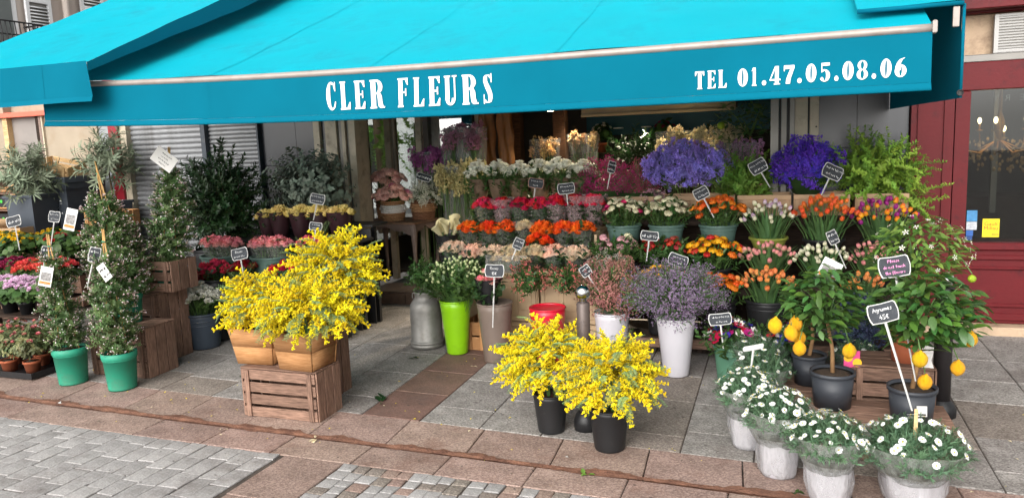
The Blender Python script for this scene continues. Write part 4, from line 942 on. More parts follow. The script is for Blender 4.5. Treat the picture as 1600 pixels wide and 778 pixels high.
# right awning with its side cheek
ra = thing('awning', 'narrow teal awning with hanging side cheek against the red restaurant front', 'awning', (.6, 4.4, 2.36)); ro_ = Vector((.6, 4.4, 2.36))
rows = canopy_rows(.352, .83, 4.38, 7.12, lambda x: 2.372, .41, .012, 10, 20, 5)
part('canopy', MB().grid([[p - ro_ for p in r_] for r_ in rows]), M_awn, ra, True)
part('front_fold', MB().tube([Vector((.352, 4.382, 2.362)) - ro_, Vector((.83, 4.382, 2.362)) - ro_], .012, 8), M_awn_shaded, ra, True)
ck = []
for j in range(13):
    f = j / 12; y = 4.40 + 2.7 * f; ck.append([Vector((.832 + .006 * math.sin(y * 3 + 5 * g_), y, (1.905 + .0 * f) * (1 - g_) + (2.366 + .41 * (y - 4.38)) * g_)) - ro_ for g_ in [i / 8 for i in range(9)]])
part('side_cheek', MB().grid(ck), M_awn_shaded, ra, True)
part('cheek_edge', MB().tube([Vector((.835, 4.40, 1.905)) - ro_, Vector((.835, 4.398, 2.36)) - ro_], .008, 6), M_awn_shaded, ra, True)
part('bracket', MB().box(Vector((.80, 4.395, 2.30)) - ro_, (.028, .02, .10), bev=.004), M_bar, ra)
part('rope_ring', MB().lathe([(.010, -.004), (.016, -.004), (.016, .004), (.010, .004), (.010, -.004)], 12), M_black, ra, True, loc=Vector((.83, 4.385, 1.93)) - ro_, rot=(math.pi / 2, 0, 0))
# upper wall of the shop house, above the awnings
part('upper_wall', MB().box(Vector((-3.0, 7.3, 6.2)) - so, (8.0, .3, 5.6)), M_pale, sf)
part('upper_wall', MB().box(Vector((1.9, 7.31, 6.6)) - ro, (1.78, .3, 4.8)), M_pale, r)
# ================================================================ THINGS: the left end of the display
M_pgreen = mat('pot_green', '#2b8e72', .55, .1, 4, .04, dirt='52705c', dscale=6, dthr=(.5, .85))
M_terra = mat('terracotta', '#a4593a', .8, .15, 8, .08)
def jasmine(label, loc, rt, h, fr, z0, z1, n, cane, lean=(0, 0), size=.17):
    t = thing('jasmine_plant', label, 'plant', loc, 0, 'potted jasmine plants')
    b = MB(); b.lathe([(0, .006), (rt * .78, .006), (rt * .8, .0), (rt * .82, .012), (rt * .95, h * .8), (rt * .96, h * .8), (rt * .985, h * .82), (rt, h), (rt - .006, h), (rt * .9, h * .7)], 32); part('pot', b, M_pgreen, t, True)
    part('rim', MB().lathe([(rt * .985, h * .84), (rt + .003, h * .86), (rt + .004, h + .001), (rt - .004, h + .003)], 32), M_pgreen, t, True)
    part('soil', MB().lathe([(rt - .01, h * .93), (rt * .4, h * .95), (0, h * .95)], 18, wob=.01), M_soil, t, True)
    for k in range(3):
        a = k * 2.09 + .4; p0 = Vector((rt * .6 * math.cos(a), rt * .6 * math.sin(a), h * .9)); p1 = Vector((lean[0] + U(-.012, .012), lean[1] + U(-.012, .012), cane))
        part('cane', MB().tube([p0, p0.lerp(p1, .5), p1 + (p1 - p0) * .04], .005, 6), M_cane, t, True)
    part('twine', MB().tube([Vector((lean[0] - .012, lean[1], cane - .06)), Vector((lean[0], lean[1] - .014, cane - .055)), Vector((lean[0] + .012, lean[1], cane - .06)), Vector((lean[0], lean[1] + .012, cane - .06))], .005, 5), M_pgreen, t, True)
    for i in range(n):
        f = (i + .5) / n; z = z0 + (z1 - z0) * f; prof = math.sin(math.pi * min(1, .18 + .82 * f) ** .85) ** .6
        a = i * 2.39996; rr = fr * prof * U(.35, .92); d = Vector((math.cos(a), math.sin(a), U(.1, .9))).normalized(); l_ = size * U(.7, 1.25)
        link('twig', random.choice(SP_jas), t, Vector((lean[0] * f + rr * math.cos(a), lean[1] * f + rr * math.sin(a), z)) - d * l_ * .5, dirquat(d), l_)
    return t
jasmine('jasmine on canes in the tall green pot next to the black seedling tray', (-5.33, 4.36, gz(4.36)), .127, .29, .118, .30, 1.0, 190, 1.16, (-.05, -.02), .12)
jasmine('jasmine on canes in the tall green pot standing in front of the low crate', (-4.80, 4.34, gz(4.34)), .125, .29, .15, .30, 1.02, 230, 1.20, (-.02, 0), .125)
jasmine('broad pink-budded jasmine whose green pot stands on the low crate', (-5.06, 4.72, .425), .115, .24, .225, .22, 1.02, 300, 1.28, (-.16, 0), .14)
jasmine('slender tall jasmine growing out of the topmost wooden crate', (-4.98, 5.12, .64), .12, .2, .155, .2, .98, 240, 1.16, (.13, 0), .13)
crate('low weathered crate behind the tall green jasmine pots', (-5.05, 4.72, gz(4.7)), .60, .32, .40, rows=3, top=True, group='weathered fruit crates')
crate('weathered crate stood on end beneath the topmost crate by the jasmine', (-5.11, 5.09, gz(5.1) + .001), .34, .34, .59, rows=3, top=True, group='weathered fruit crates')
crate('topmost weathered crate holding the slender jasmine', (-5.07, 5.12, .63), .50, .31, .26, rows=3, gap=.02, group='weathered fruit crates')
# plant stand with flowering pot plants at the far left
ps = thing('plant_stand', 'stepped dark stand under the flowering pot plants by the grey bin', 'stand', (-6.8, 5.1, gz(5)))
for y, z, d in ((4.80, .40, .22), (5.02, .52, .24), (5.38, .70, .42)):
    part('step_board', MB().box((0, y - 5.1, z), (1.5, d, .025), bev=.004), M_darkwood, ps)
    for x in (-.7, .7): part('leg', MB().box((x, y - 5.1, z / 2 - .0135), (.05, .05, z - .028), bev=.004), M_darkwood, ps)
def pot_plant(label, loc, hd, n, size, fr, fh, leafsp, ln, ll, name='flowering_plant', potr=.075, poth=.12, pm=None, group='flowering pot plants', bloom='bloom', tilt=.9):
    t = thing(name, label, 'plant', loc, 0, group); pm = pm or M_terra
    part('pot', MB().lathe([(0, .004), (potr * .72, 0), (potr * .93, poth * .8), (potr, poth * .8), (potr * 1.02, poth), (potr * .93, poth), (potr * .85, poth * .8)], 24), pm, t, True)
    part('soil', MB().lathe([(potr * .94, poth * .93), (0, poth * .96)], 16, wob=.01), M_soil, t, True)
    for i in range(ln):
        rho = math.sqrt((i + .5) / ln); a = i * 2.4; d = Vector((math.cos(a) * rho * 1.3, math.sin(a) * rho * 1.3, 1)).normalized(); l_ = ll * U(.7, 1.2)
        link('leaf_sprig', random.choice(leafsp), t, Vector((fr * .75 * rho * math.cos(a), fr * .75 * rho * math.sin(a), poth + fh * (1 - .55 * rho * rho) * .75)) - d * l_ * .5, dirquat(d), l_)
    for i in range(n):
        rho = math.sqrt((i + .5) / n); a = i * 2.39996 + .5; d = Vector((math.cos(a) * rho * tilt + U(-.2, .2), math.sin(a) * rho * tilt + U(-.2, .2), 1))
        s = size * U(.8, 1.15); link(bloom, random.choice(hd), t, (fr * .95 * rho * math.cos(a), fr * .95 * rho * math.sin(a), poth + fh * (1 - .4 * rho * rho) + max(0, ll * .55 - fh * .25) + U(-.015, .015)), dirquat(d), s)
    return t
SP_gera = protos('gera', lambda: sprig_mb(8, 1, (.42, .42), 'oval', angle=70, fold=.15, curl=.3), [M_leaf, M_stem])
SP_redleaf = protos('redleaf', lambda: sprig_mb(12, 1, (.30, .18), 'oval', angle=70), [mat('leaf_mottled', (.13, .15, .06), .5, .45, 14, .4, .06, transl=.2), M_stem])
H_yel = heads('carnation', '#e6c022', 'yellow_small'); H_burg = heads('carnation', '#8c1f45', 'burgundy'); H_coral = heads('carnation', '#e0564e', 'coral'); H_pinkw = heads('carnation', '#eccde4', 'pink_white', grad='b860a4', gpow=(.0, .4)); H_redc = heads('carnation', '#b8242c', 'red_small'); H_pinkc = heads('carnation', '#e08a8a', 'salmon_small')
for k, (x, y, lb) in enumerate(((-7.25, 5.35, 'yellow-flowered pot plant at the picture edge below the cardboard box'), (-6.95, 5.28, 'yellow-flowered pot plant beside the slate with short stick by the cardboard box'), (-6.78, 5.5, 'yellow-flowered pot plant next to the red-flowered one'))):
    pot_plant(lb, (x, y, .71 + gz(5)), H_yel, 34, .024, .18, .19, SP_gera, 34, .15, pm=M_black)
for k, (x, y, lb) in enumerate(((-6.55, 5.42, 'leafy pot plant with few red flowers in front of the grey bin'), (-6.32, 5.3, 'dark leafy pot plant with red buds beside the broad jasmine'))):
    pot_plant(lb, (x, y, .71 + gz(5)), H_redc, 8, .026, .18, .2, SP_gera, 46, .16, pm=M_black)
for x, y, z, H_, lb in ((-6.68, 5.02, .53, H_burg, 'burgundy geranium on the middle step of the plant stand'), (-6.42, 4.98, .53, H_coral, 'coral red geranium beside the burgundy one'), (-6.18, 5.03, .53, H_coral, 'coral red geranium closest to the jasmine'), (-6.52, 4.80, .41, H_pinkw, 'pink and white pelargonium at the picture edge'), (-6.28, 4.78, .41, H_pinkw, 'pink and white pelargonium in the lowest step, middle one'), (-6.06, 4.82, .41, H_pinkw, 'pink and white pelargonium nearest the green pots')):
    pot_plant(lb, (x, y, z + gz(5)), H_, 46, .032, .17, .15, SP_gera, 34, .15, pm=M_black)
tr = MB(); tr.box((0, 0, .012), (.95, .42, .012), bev=.003)
trt = thing('seedling_tray', 'black plastic tray on the pavement under small leafy plants', 'tray', (-6.2, 4.52, gz(4.5))); part('base', tr, M_black, trt)
for c, d in (((0, -.205, .03), (.95, .012, .05)), ((0, .205, .03), (.95, .012, .05)), ((-.47, 0, .03), (.012, .396, .05)), ((.47, 0, .03), (.012, .396, .05))): part('side', MB().box(c, d, bev=.003), M_black, trt)
for x, y, lb in ((-6.38, 4.42, 'pink-tinged leafy plant in terracotta pot at the tray corner by the picture edge'), (-6.12, 4.43, 'leafy plant with pink blooms in terracotta pot, middle of the black tray'), (-5.88, 4.45, 'leafy plant in terracotta pot on the tray end by the green pot'), (-6.28, 4.62, 'leafy plant in the back row of the black tray, by the edge'), (-6.0, 4.64, 'leafy plant in the back row of the black tray, by the jasmine')):
    pot_plant(lb, (x, y, gz(4.5) + .02), H_pinkc, 12, .022, .19, .27, SP_redleaf, 110, .13, name='leafy_plant', group='leafy plants on the tray', potr=.07, poth=.1)
# wheelie bin, crates and shrubs against the wall
bn = thing('wheelie_bin', 'dark grey wheelie bin against the beige wall with a fruit crate on its lid', 'bin', (-7.88, 6.66, .50), R(4))
def taper(mb, wb, wt, db, dt, z0, z1, c=(0, 0), off=0): 
    mb.add([(c[0] + s_ * a / 2, c[1] + q * b / 2 + o, z) for a, b, z, o in ((wb, db, z0, 0), (wt, dt, z1, off)) for s_, q in ((-1, -1), (1, -1), (1, 1), (-1, 1))], [(3, 2, 1, 0), (4, 5, 6, 7), (0, 1, 5, 4), (1, 2, 6, 5), (2, 3, 7, 6), (3, 0, 4, 7)]); return mb
part('body', taper(MB(), .48, .56, .46, .54, .05, 1.0), M_anth, bn); part('lid', taper(MB(), .61, .57, .60, .56, 1.003, 1.065), M_anth, bn)
part('collar', taper(MB(), .59, .59, .57, .57, .93, .998), M_anth, bn); part('lid_handle', MB().tube([(-.2, -.31, 1.02), (.2, -.31, 1.02)], .015, 8), M_anth, bn, True)
for x in (-.15, .15): part('rib', taper(MB(), .02, .025, .485, .55, .3, .92, (x, 0)), M_anth, bn)
for x in (-.2, .2): part('wheel', MB().lathe([(0, -.02), (.09, -.02), (.1, -.01), (.1, .01), (.09, .02), (0, .02)], 20), M_black, bn, True, loc=(x, .2, .1), rot=(0, math.pi / 2, 0))
for k, (w, z) in enumerate(((.14, .80), (.14, .77), (.07, .72), (.12, .66))): part('marking', MB().box((.12, -.268 - .0 * k + (1.0 - z) * .04 , z), (w, .004, .014 if k != 1 else .006)), M_chalk, bn)
part('base_block', MB().box((0, 0, -.21), (.6, .5, .42), bev=.01), M_wood_crate, bn)
crate('pale wooden fruit crate tipped on the grey bin lid', (-7.88, 6.62, 1.62), .46, .30, .12, rows=2, m=M_wood_pale, gap=.02, rot=(R(10), R(12), R(8)), name='fruit_crate', group='pale fruit crates', th=.006)
crate('pale wooden crate lying under the tipped one on the bin lid', (-7.80, 6.66, 1.573), .34, .26, .06, rows=1, m=M_wood_pale, name='fruit_crate', group='pale fruit crates', th=.006)
rk = thing('wooden_rack', 'rough wooden rack holding black trays beside the grey bin', 'rack', (-8.7, 6.75, gz(6.7)))
for z in (.95, 1.18, 1.38): part('rail', MB().box((0, -.2, z), (.9, .03, .06), bev=.004), M_wood_new, rk); part('shelf_board', MB().box((0, 0, z - .05), (.88, .36, .02), bev=.003), M_wood_crate, rk)
for x in (-.43, .43): part('upright', MB().box((x, -.02, .75), (.05, .30, 1.5), bev=.004), M_wood_crate, rk)
M_greenink = mat('ink_green', '#3fae3a', .6, .1)
for k, z in enumerate((.985, 1.195)):
    b = thing('plant_box', ['black box with green lettering on the lower rack shelf', 'black box with green lettering on the upper rack shelf'][k], 'box', (-8.62, 6.68, z - .04 + gz(6.7)), group='black boxes on the rack'); part('body', MB().box((0, 0, .08), (.5, .3, .13), bev=.005), M_black, b)
    w = writing_mb(['~5'], .26, .06); w.v = [(a + .05, b_ - .153, c + .085) for a, b_, c in w.v]; part('writing', w, M_greenink, b); part('emblem', MB().lathe([(.02, 0), (0, .002)], 12), M_greenink, b, loc=(-.16, -.151, .085), rot=(math.pi / 2, 0, 0))
bx_ = thing('cardboard_box', 'open brown cardboard box at the picture edge below the rack', 'box', (-7.95, 6.0, .78), R(10)); M_card = mat('cardboard', '#a98a68', .85, .1, 5)
for c, d, ro_x in (((0, -.17, .14), (.5, .006, .28), 0), ((0, .17, .14), (.5, .006, .28), 0), ((-.247, 0, .14), (.006, .334, .28), 0), ((.247, 0, .14), (.006, .334, .28), 0), ((0, 0, .004), (.49, .33, .006), 0)): part('side', MB().box(c, d), M_card, bx_)
for y, a in ((-.17, 40), (.17, -40)): link('flap', MB().box((0, 0, .07), (.49, .005, .14)).mesh('flap', M_card), bx_, (0, y, .283), (R(a), 0, 0))
part('support', MB().box((0, 0, -.36), (.5, .36, .71), bev=.01), M_wood_crate, bx_)
def shrub(label, loc, pw, ph, rad, zc, n, sp, size, square=True, m=None):
    t = thing('potted_shrub', label, 'plant', loc, R(6), 'grey-leaved potted shrubs')
    if square:
        part('pot', taper(MB(), pw * .78, pw, pw * .78, pw, 0, ph), m or M_anth, t)
        rm_ = MB()
        for c, d in (((0, -pw / 2, ph), (pw + .03, .025, .03)), ((0, pw / 2, ph), (pw + .03, .025, .03)), ((-pw / 2, 0, ph), (.025, pw - .03, .03)), ((pw / 2, 0, ph), (.025, pw - .03, .03))): rm_.box(c, d, bev=.003)
        part('rim', rm_, m or M_anth, t)
    else: part('pot', MB().lathe([(0, .004), (pw * .38, 0), (pw * .5, ph), (pw * .46, ph), (0, ph * .9)], 24), m or M_terra, t, True)
    part('trunk', MB().tube([(0, 0, ph * .8), (.02, 0, ph + .1), (-.01, .01, zc)], [.016, .013, .007], 6), M_twig, t, True)
    for i in range(n):
        zz = 1 - 2 * (i + .5) / n; a = i * 2.4; r_ = math.sqrt(1 - zz * zz); d = Vector((r_ * math.cos(a), r_ * math.sin(a), zz * .6 + .45)).normalized(); l_ = size * U(.7, 1.2)
        link('twig', random.choice(sp), t, Vector((d.x * rad[0] * U(.2, .7), d.y * rad[1] * U(.2, .7), zc + zz * rad[2] * .6)) - d * l_ * .3, dirquat(d), l_)
    return t
shrub('grey-leaved shrub in a square anthracite planter before the grey bin', (-7.86, 6.2, .78), .36, .60, (.28, .25, .3), .82, 46, SP_olive, .26)
part('plinth', MB().box((0, 0, -.39), (.34, .34, .77), bev=.01), M_wood_crate, bpy.data.objects['potted_shrub'])
shrub('grey-leaved shrub between the bin and the red door post', (-7.30, 6.75, .75), .3, .5, (.24, .2, .3), .98, 40, SP_olive, .26)
part('plinth', MB().box((0, 0, -.37), (.3, .3, .73), bev=.01), M_wood_crate, bpy.data.objects['potted_shrub.001'])
crate('shallow brown crate holding cuttings beside the bin', (-7.05, 6.5, 1.02), .5, .3, .16, rows=2, m=M_wood_new, name='fruit_crate', group='pale fruit crates')
part('trestle', MB().box((0, 0, -.5), (.4, .26, .98), bev=.01), M_wood_crate, bpy.data.objects['fruit_crate.002'])
# cards and slates at this end
def card(label, loc, w, h, rz, roll, img=True, tilt=-8, lines=('~5', '~4', '~6', '~3'), name='plant_card'):
    t = thing(name, label, 'card', loc, rz, 'plant cards'); M = Matrix.Rotation(R(roll), 4, 'Y') @ Matrix.Rotation(R(tilt), 4, 'X')
    def q(nm, c, d, m): part(nm, MB().box(c, d, M=M), m, t)
    q('sheet', (0, 0, 0), (w, .002, h), M_paper)
    if img: q('picture', (0, -.0018, .0), (w * .8, .001, h * .42), mat('card_photo', '#7d7a78', .6, .8, 55)); q('colour_band', (0, -.0018, -h * .32), (w * .9, .001, h * .14), mat('card_orange', '#d8783a', .6, .3, 40))
    else:
        wm = writing_mb(list(lines), w * .85, h * .8); wm.v = [tuple(M @ Vector((a, b - .002, c))) for a, b, c in wm.v]; part('writing', wm, M_navy, t)
    return t
card('white plant card with photo on the jasmine nearest the tray', (-5.27, 4.19, .90), .10, .15, R(15), 12)
card('white plant card with photo high on the broad jasmine', (-5.22, 4.42, 1.31), .09, .17, R(15), 14)
card('large white text card hung askew on the slender tall jasmine', (-4.72, 4.92, 1.74), .20, .13, R(12), 38, False)
card('small kraft tag hanging on the jasmine before the low crate', (-4.66, 4.17, .95), .07, .13, R(15), -35, False, lines=('~3', '~2'))
sign('slate with a short scribbled price above the yellow pot plants', (-6.80, 5.15, 1.215), .16, .10, .28, ['~2'], R(18), roll=-12)
sign('slate standing among red-flowered plants before the grey bin', (-6.24, 5.12, 1.26), .115, .10, .32, ['~3', '~2'], R(18), roll=8)
sign('slate tied to the canes of the jasmine nearest the tray', (-5.56, 4.45, 1.04), .08, .11, .25, ['~2', '~2'], R(50), roll=15)
sign('slate tied to the canes of the jasmine before the low crate', (-4.86, 4.28, 1.06), .085, .115, .25, ['~2', '~3'], R(35), roll=15)

# ---------------------------------------------------------------- dark foliage, wrapped roses and buckets left of the door
M_bktblue = mat('bucket_blue_grey', '#39424d', .45, .08, 4, .05, dirt='5a5f63', dscale=9, dthr=(.6, .9))
M_bktgreen = mat('bucket_green_grey', '#4e665e', .5, .08, 4, .05, dirt='7c8a80', dscale=9, dthr=(.6, .9))
H_white = heads('carnation', '#e4e2d8', 'white_small', grad='a8b070', gpow=(0, .4))
vessel('flower_bucket', 'blue-grey bucket of small white flowers beside the stacked crates', (-4.95, 5.42, gz(5.4)), .175, .135, .325, M_bktblue, ribs=2, inside=M_black, group='buckets of cut flowers')
bouquet('small white flowers in the blue-grey bucket on the pavement', (-4.95, 5.42, gz(5.4) + .33), H_white, 80, .21, .19, .25, .036, leaf=SP_leafy, nleaf=16, leafl=.14, group='cut flower bunches', dome=.5)
vessel('flower_bucket', 'dark bucket half hidden behind the white flowers', (-5.16, 5.66, gz(5.6)), .16, .13, .40, M_black, ribs=1, inside=M_black, group='buckets of cut flowers')
H_dred = heads('rose', '#8d1420', 'dark_red'); H_red = heads('rose', '#c8203a', 'red', hue=.015); H_pink = heads('rose', '#e07a86', 'pink', grad='f0b8b0', gpow=(.2, .9)); H_cream = heads('rose', '#e6d08a', 'cream', grad='d8c060'); H_peach = heads('rose', '#f0b49a', 'peach', grad='f2d8c0'); H_orange = heads('rose', '#e8501a', 'orange', hue=.012); H_ivory = heads('rose', '#dcc49a', 'ivory'); H_blush = heads('rose', '#eec3ab', 'blush', grad='e6dcb8')
bouquet('dark red roses in the bucket behind the small white flowers', (-5.18, 5.68, .42), H_dred, 20, .15, .13, .26, .035, leaf=SP_rose, nleaf=14, leafl=.16, group='cut flower bunches')
fs = thing('flower_stand', 'black stepped stand holding rose bunches beside the shop door', 'stand', (-4.55, 6.1, gz(6.1)))
for y, z, d in ((5.92, .48, .30), (6.22, .86, .28), (6.5, .98, .30)):
    part('step_board', MB().box((0, y - 6.1, z), (1.75, d, .025), bev=.004), M_black, fs)
    for x in (-.8, 0, .8): part('leg', MB().box((x, y - 6.1, z / 2 - .0135), (.04, .04, z - .028), bev=.003), M_black, fs)
    part('apron', MB().box((0, y - 6.1 - d / 2 + .008, z / 2), (1.7, .012, z - .05), bev=.002), M_black, fs)
vessel('flower_bucket', 'black tub under the big dark green foliage', (-5.52, 6.3, gz(6.3)), .2, .16, .75, M_black, group='buckets of cut flowers', inside=M_black)
bush('big dark green box foliage standing before the roller shutters', (-5.38, 6.3, .72), (.48, .34, .54), 460, SP_dark, .25, group='cut foliage bunches', core=.3)
bush('grey-green eucalyptus branches behind the cream roses', (-4.45, 6.52, 1.06), (.52, .24, .34), 210, SP_euc, .25, group='cut foliage bunches', core=.35)
for k, (x, w) in enumerate(((-4.75, .09), (-4.60, .10), (-4.36, .11), (-4.15, .10), (-3.93, .12))):
    lbs = ['first', 'second', 'third', 'fourth', 'fifth'][k]
    t = bouquet('%s cream rose bunch from the dark foliage, in a dark wrap' % lbs, (x, 6.2, 1.06), H_cream, 15, w * 1.1, w * .95, .165 if k else .13, .05, name='wrapped_bouquet', group='cream rose bunches', dome=.3, jit=.012, z0=-.15, tilt=.5)
    part('wrap', MB().lathe([(w * .55, -.17), (w * .8, -.05), (w * 1.05, .08), (w * 1.12, .12)], 18, wob=.03), mat('wrap_plum', '#2c1a1e', .35, .3, 12, .1), t, True)
    link('leaf_sprig', SP_rose[0], t, (0, -.06, -.03), dirquat((0, -.4, 1)), .14)
nm_ = ['palest', 'second', 'third', 'fourth', 'fifth', 'sixth']
for k, (x, y) in enumerate(((-5.20, 5.95), (-5.00, 5.9), (-4.62, 5.93), (-4.42, 5.9), (-4.10, 5.93), (-3.90, 5.9))):
    lb = ['pink rose bunch with paler heads beside the dark foliage', 'pink rose bunch right behind the long white-lettered slate', 'pink rose bunch in the middle of the black stand, first of two', 'pink rose bunch in the middle of the black stand, second of two', 'deep pink rose bunch behind the tall mimosa', 'deep pink rose bunch closest to the shop door'][k]
    t = bouquet(lb, (x, y, .80), H_pink if k < 4 else heads('rose', '#d85a70', 'deep_pink'), 17, .125, .11, .165, .047, name='wrapped_bouquet', group='pink rose bunches', dome=.25, jit=.012, leaf=SP_rose, nleaf=10, leafl=.14, tilt=.5)
    part('wrap', MB().lathe([(.07, -.16), (.10, 0), (.125, .09), (.13, .11)], 18, wob=.03), M_film, t, True)
for k, (x, lb) in enumerate(((-5.10, 'green bucket rim under the first pink roses by the dark foliage'), (-4.52, 'green bucket under the middle pink roses'), (-4.0, 'green bucket under the deep pink roses by the door'))):
    vessel('flower_bucket', lb, (x, 5.93, .555), .2, .15, .24, M_bktgreen, inside=M_black, group='buckets of cut flowers')
for k, (x, H_, lb) in enumerate(((-4.98, heads('rose', '#cc3a55', 'rose_red'), 'short rose-red bunch low behind the left mimosa'), (-4.22, H_red, 'bright red carnation bunch peeping out between the mimosas'), (-4.66, H_dred, 'dark red bunch low in the middle behind the mimosas'))):
    vessel('flower_bucket', 'black bucket of the ' + lb, (x, 5.66, gz(5.6)), .13, .11, .58, M_black, inside=M_black, group='buckets of cut flowers')
    bouquet(lb, (x, 5.66, .62), H_, 18, .13, .12, .15, .035, leaf=SP_rose, nleaf=10, leafl=.14, group='cut flower bunches')
sign('white-lettered slate reading roses in front of the pink roses', (-4.56, 5.52, .875), .17, .105, .25, ['Roses', '~4'], R(15), roll=-10)
sign('dark slate stuck into the cream rose bunches', (-4.04, 6.02, 1.315), .155, .095, .2, ['~5', '~4'], R(12), roll=12)
sign('dark slate above the deep pink roses by the door', (-3.92, 5.78, 1.09), .13, .07, .25, ['~4', '~3'], R(12), roll=8)
# ---------------------------------------------------------------- mimosa on crates
crate('front weathered crate carrying two mimosa planters', (-3.145, 4.21, gz(4.2)), .60, .285, .325, rows=4, gap=.018, top=True, group='weathered fruit crates')
crate('weathered crate stood on end behind the mimosa planters', (-3.17, 4.56, gz(4.5)), .34, .34, .60, rows=3, top=True, group='weathered fruit crates')
def planter(label, loc, wt, wb, h, rz=0):
    t = thing('wooden_planter', label, 'planter', loc, rz, 'wooden planters of mimosa')
    for z0, z1 in ((0, h * .5 - .002), (h * .5 + .002, h)):
        a, b = (wb + (wt - wb) * z0 / h) / 2, (wb + (wt - wb) * z1 / h) / 2; th_ = .014
        for k in range(4):
            M = Matrix.Rotation(k * math.pi / 2, 4, 'Z'); mb = MB(); e = th_ if k % 2 else 0
            vs_ = [(-a + e, -a, z0), (a - e, -a, z0), (a - e, -a + th_, z0), (-a + e, -a + th_, z0), (-b + e, -b, z1), (b - e, -b, z1), (b - e, -b + th_, z1), (-b + e, -b + th_, z1)]
            mb.add([tuple(Vector(p)) for p in vs_], [(3, 2, 1, 0), (4, 5, 6, 7), (0, 1, 5, 4), (1, 2, 6, 5), (2, 3, 7, 6), (3, 0, 4, 7)]); link('board', mb.mesh('board', M_wood_new), t, (0, 0, 0), (0, 0, k * math.pi / 2))
    part('base', MB().box((0, 0, .01), (wb - .03, wb - .03, .012)), M_wood_new, t); part('soil', MB().box((0, 0, h * .85), (wt * .86, wt * .86, .01)), M_soil, t)
    return t
def mimosa(label, loc, rx, ry, hz, n, low=.0, size=.2, dirx=0):
    """a loose bunch: sprays leave the vessel's mouth (loc) fanning out, tips hanging"""
    t = thing('mimosa_bunch', label, 'mimosa', loc, 0, 'bunches of yellow mimosa')
    for i in range(n):
        zz = 1 - 1.42 * (i + .5) / n; a = i * 2.39996 + U(-.2, .2); r_ = math.sqrt(max(0, 1 - zz * zz)); f = U(.5, .98); l_ = size * U(.75, 1.25)
        p = Vector((r_ * math.cos(a) * rx * f + dirx * zz, r_ * math.sin(a) * ry * f, hz * (.42 + .55 * zz * f)))
        d = Vector((r_ * math.cos(a) * 1.1, r_ * math.sin(a) * 1.1, .15 + zz * 1.0 + U(-.3, .5))).normalized()
        link('blossom_spray', random.choice(SP_mim), t, p - d * l_ * .5, droopquat(d), l_)
        if i % 3 != 0:
            d2 = (d + Vector((U(-.5, .5), U(-.5, .5), U(-.5, .3)))).normalized(); l2 = size * U(.6, .95); link('feathery_leaf', random.choice(SP_miml), t, p * 1.06 - d2 * l2 * .25, droopquat(d2), l2)
    link('stem_bundle', stems_mb([(rx * .5 * math.cos(k), ry * .5 * math.sin(k), hz * .5) for k in range(0, 60, 5)], -.06, .004, .15).mesh('stem_bundle', [M_stem]), t, kind='stuff')
    return t
zt = gz(4.2) + .345
planter('wooden planter with mimosa standing further from the taupe vase', (-3.37, 4.26, zt), .34, .27, .25, R(3)); planter('wooden planter with mimosa at the front crate corner', (-2.985, 4.19, zt), .31, .26, .25, R(-4))
mimosa('mimosa spilling from the planter next to the blue-grey bucket', (-3.37, 4.24, zt + .20), .225, .24, .42, 165, size=.15)
mimosa('wide mimosa spilling over the front crate corner planter', (-2.93, 4.17, zt + .20), .36, .28, .40, 210, size=.15)
mimosa('tallest mimosa rising behind the two planters', (-2.98, 4.60, .62), .32, .26, .62, 180, size=.155)
vessel('flower_bucket', 'dark bucket on the upright crate holding the tallest mimosa', (-3.06, 4.58, .632), .11, .09, .16, M_black, group='buckets of cut flowers')
# ================================================================ THINGS: doorway and middle
M_table = mat('table_paint', '#75655e', .6, .15, 6, .03, dirt='5a4b45', dscale=6); M_tabletop = wood('table_top', '9a7a63', '6b503f')
tbl = thing('side_table', 'old mauve painted table with curved legs in the shop doorway', 'table', (-4.02, 7.52, .206), R(-9))
part('top', MB().box((0, 0, .735), (.80, .52, .022), bev=.005), M_tabletop, tbl)
def apron(L_, n=18):
    mb = MB(); rows = [[], []]
    for i in range(n + 1):
        x = -L_ / 2 + L_ * i / n; rows[0].append((x, 0, 0)); rows[1].append((x, 0, -.075 - .03 * math.cos(2 * math.pi * i / n) - .012 * math.cos(6 * math.pi * i / n)))
    mb.grid(rows); mb.grid([[(a, .016, c) for a, b, c in r_] for r_ in rows][::-1]); mb.grid([rows[1], [(a, .016, c) for a, b, c in rows[1]]]); return mb
for L_, loc, a in ((.66, (0, -.235, .722), 0), (.66, (0, .22, .722), 0), (.38, (-.375, 0, .722), 90), (.38, (.36, 0, .722), 90)): link('apron', apron(L_).mesh('apron', M_table), tbl, loc, (0, 0, R(a)))
for sx in (-1, 1):
    for sy in (-1, 1):
        pts = [(sx * .36, sy * .22, .722), (sx * .37, sy * .23, .62), (sx * .365, sy * .225, .45), (sx * .345, sy * .205, .2), (sx * .35, sy * .21, .0)]
        part('leg', MB().tube(pts, [.034, .036, .024, .017, .016], 8), M_table, tbl, True)
M_bask = mat('basket_tan', '#9a7350', .8, .25, 40, .08, bump=.6, bscale=90); M_bask2 = mat('basket_brown', '#6e4a33', .8, .25, 40, .08, bump=.6, bscale=90)
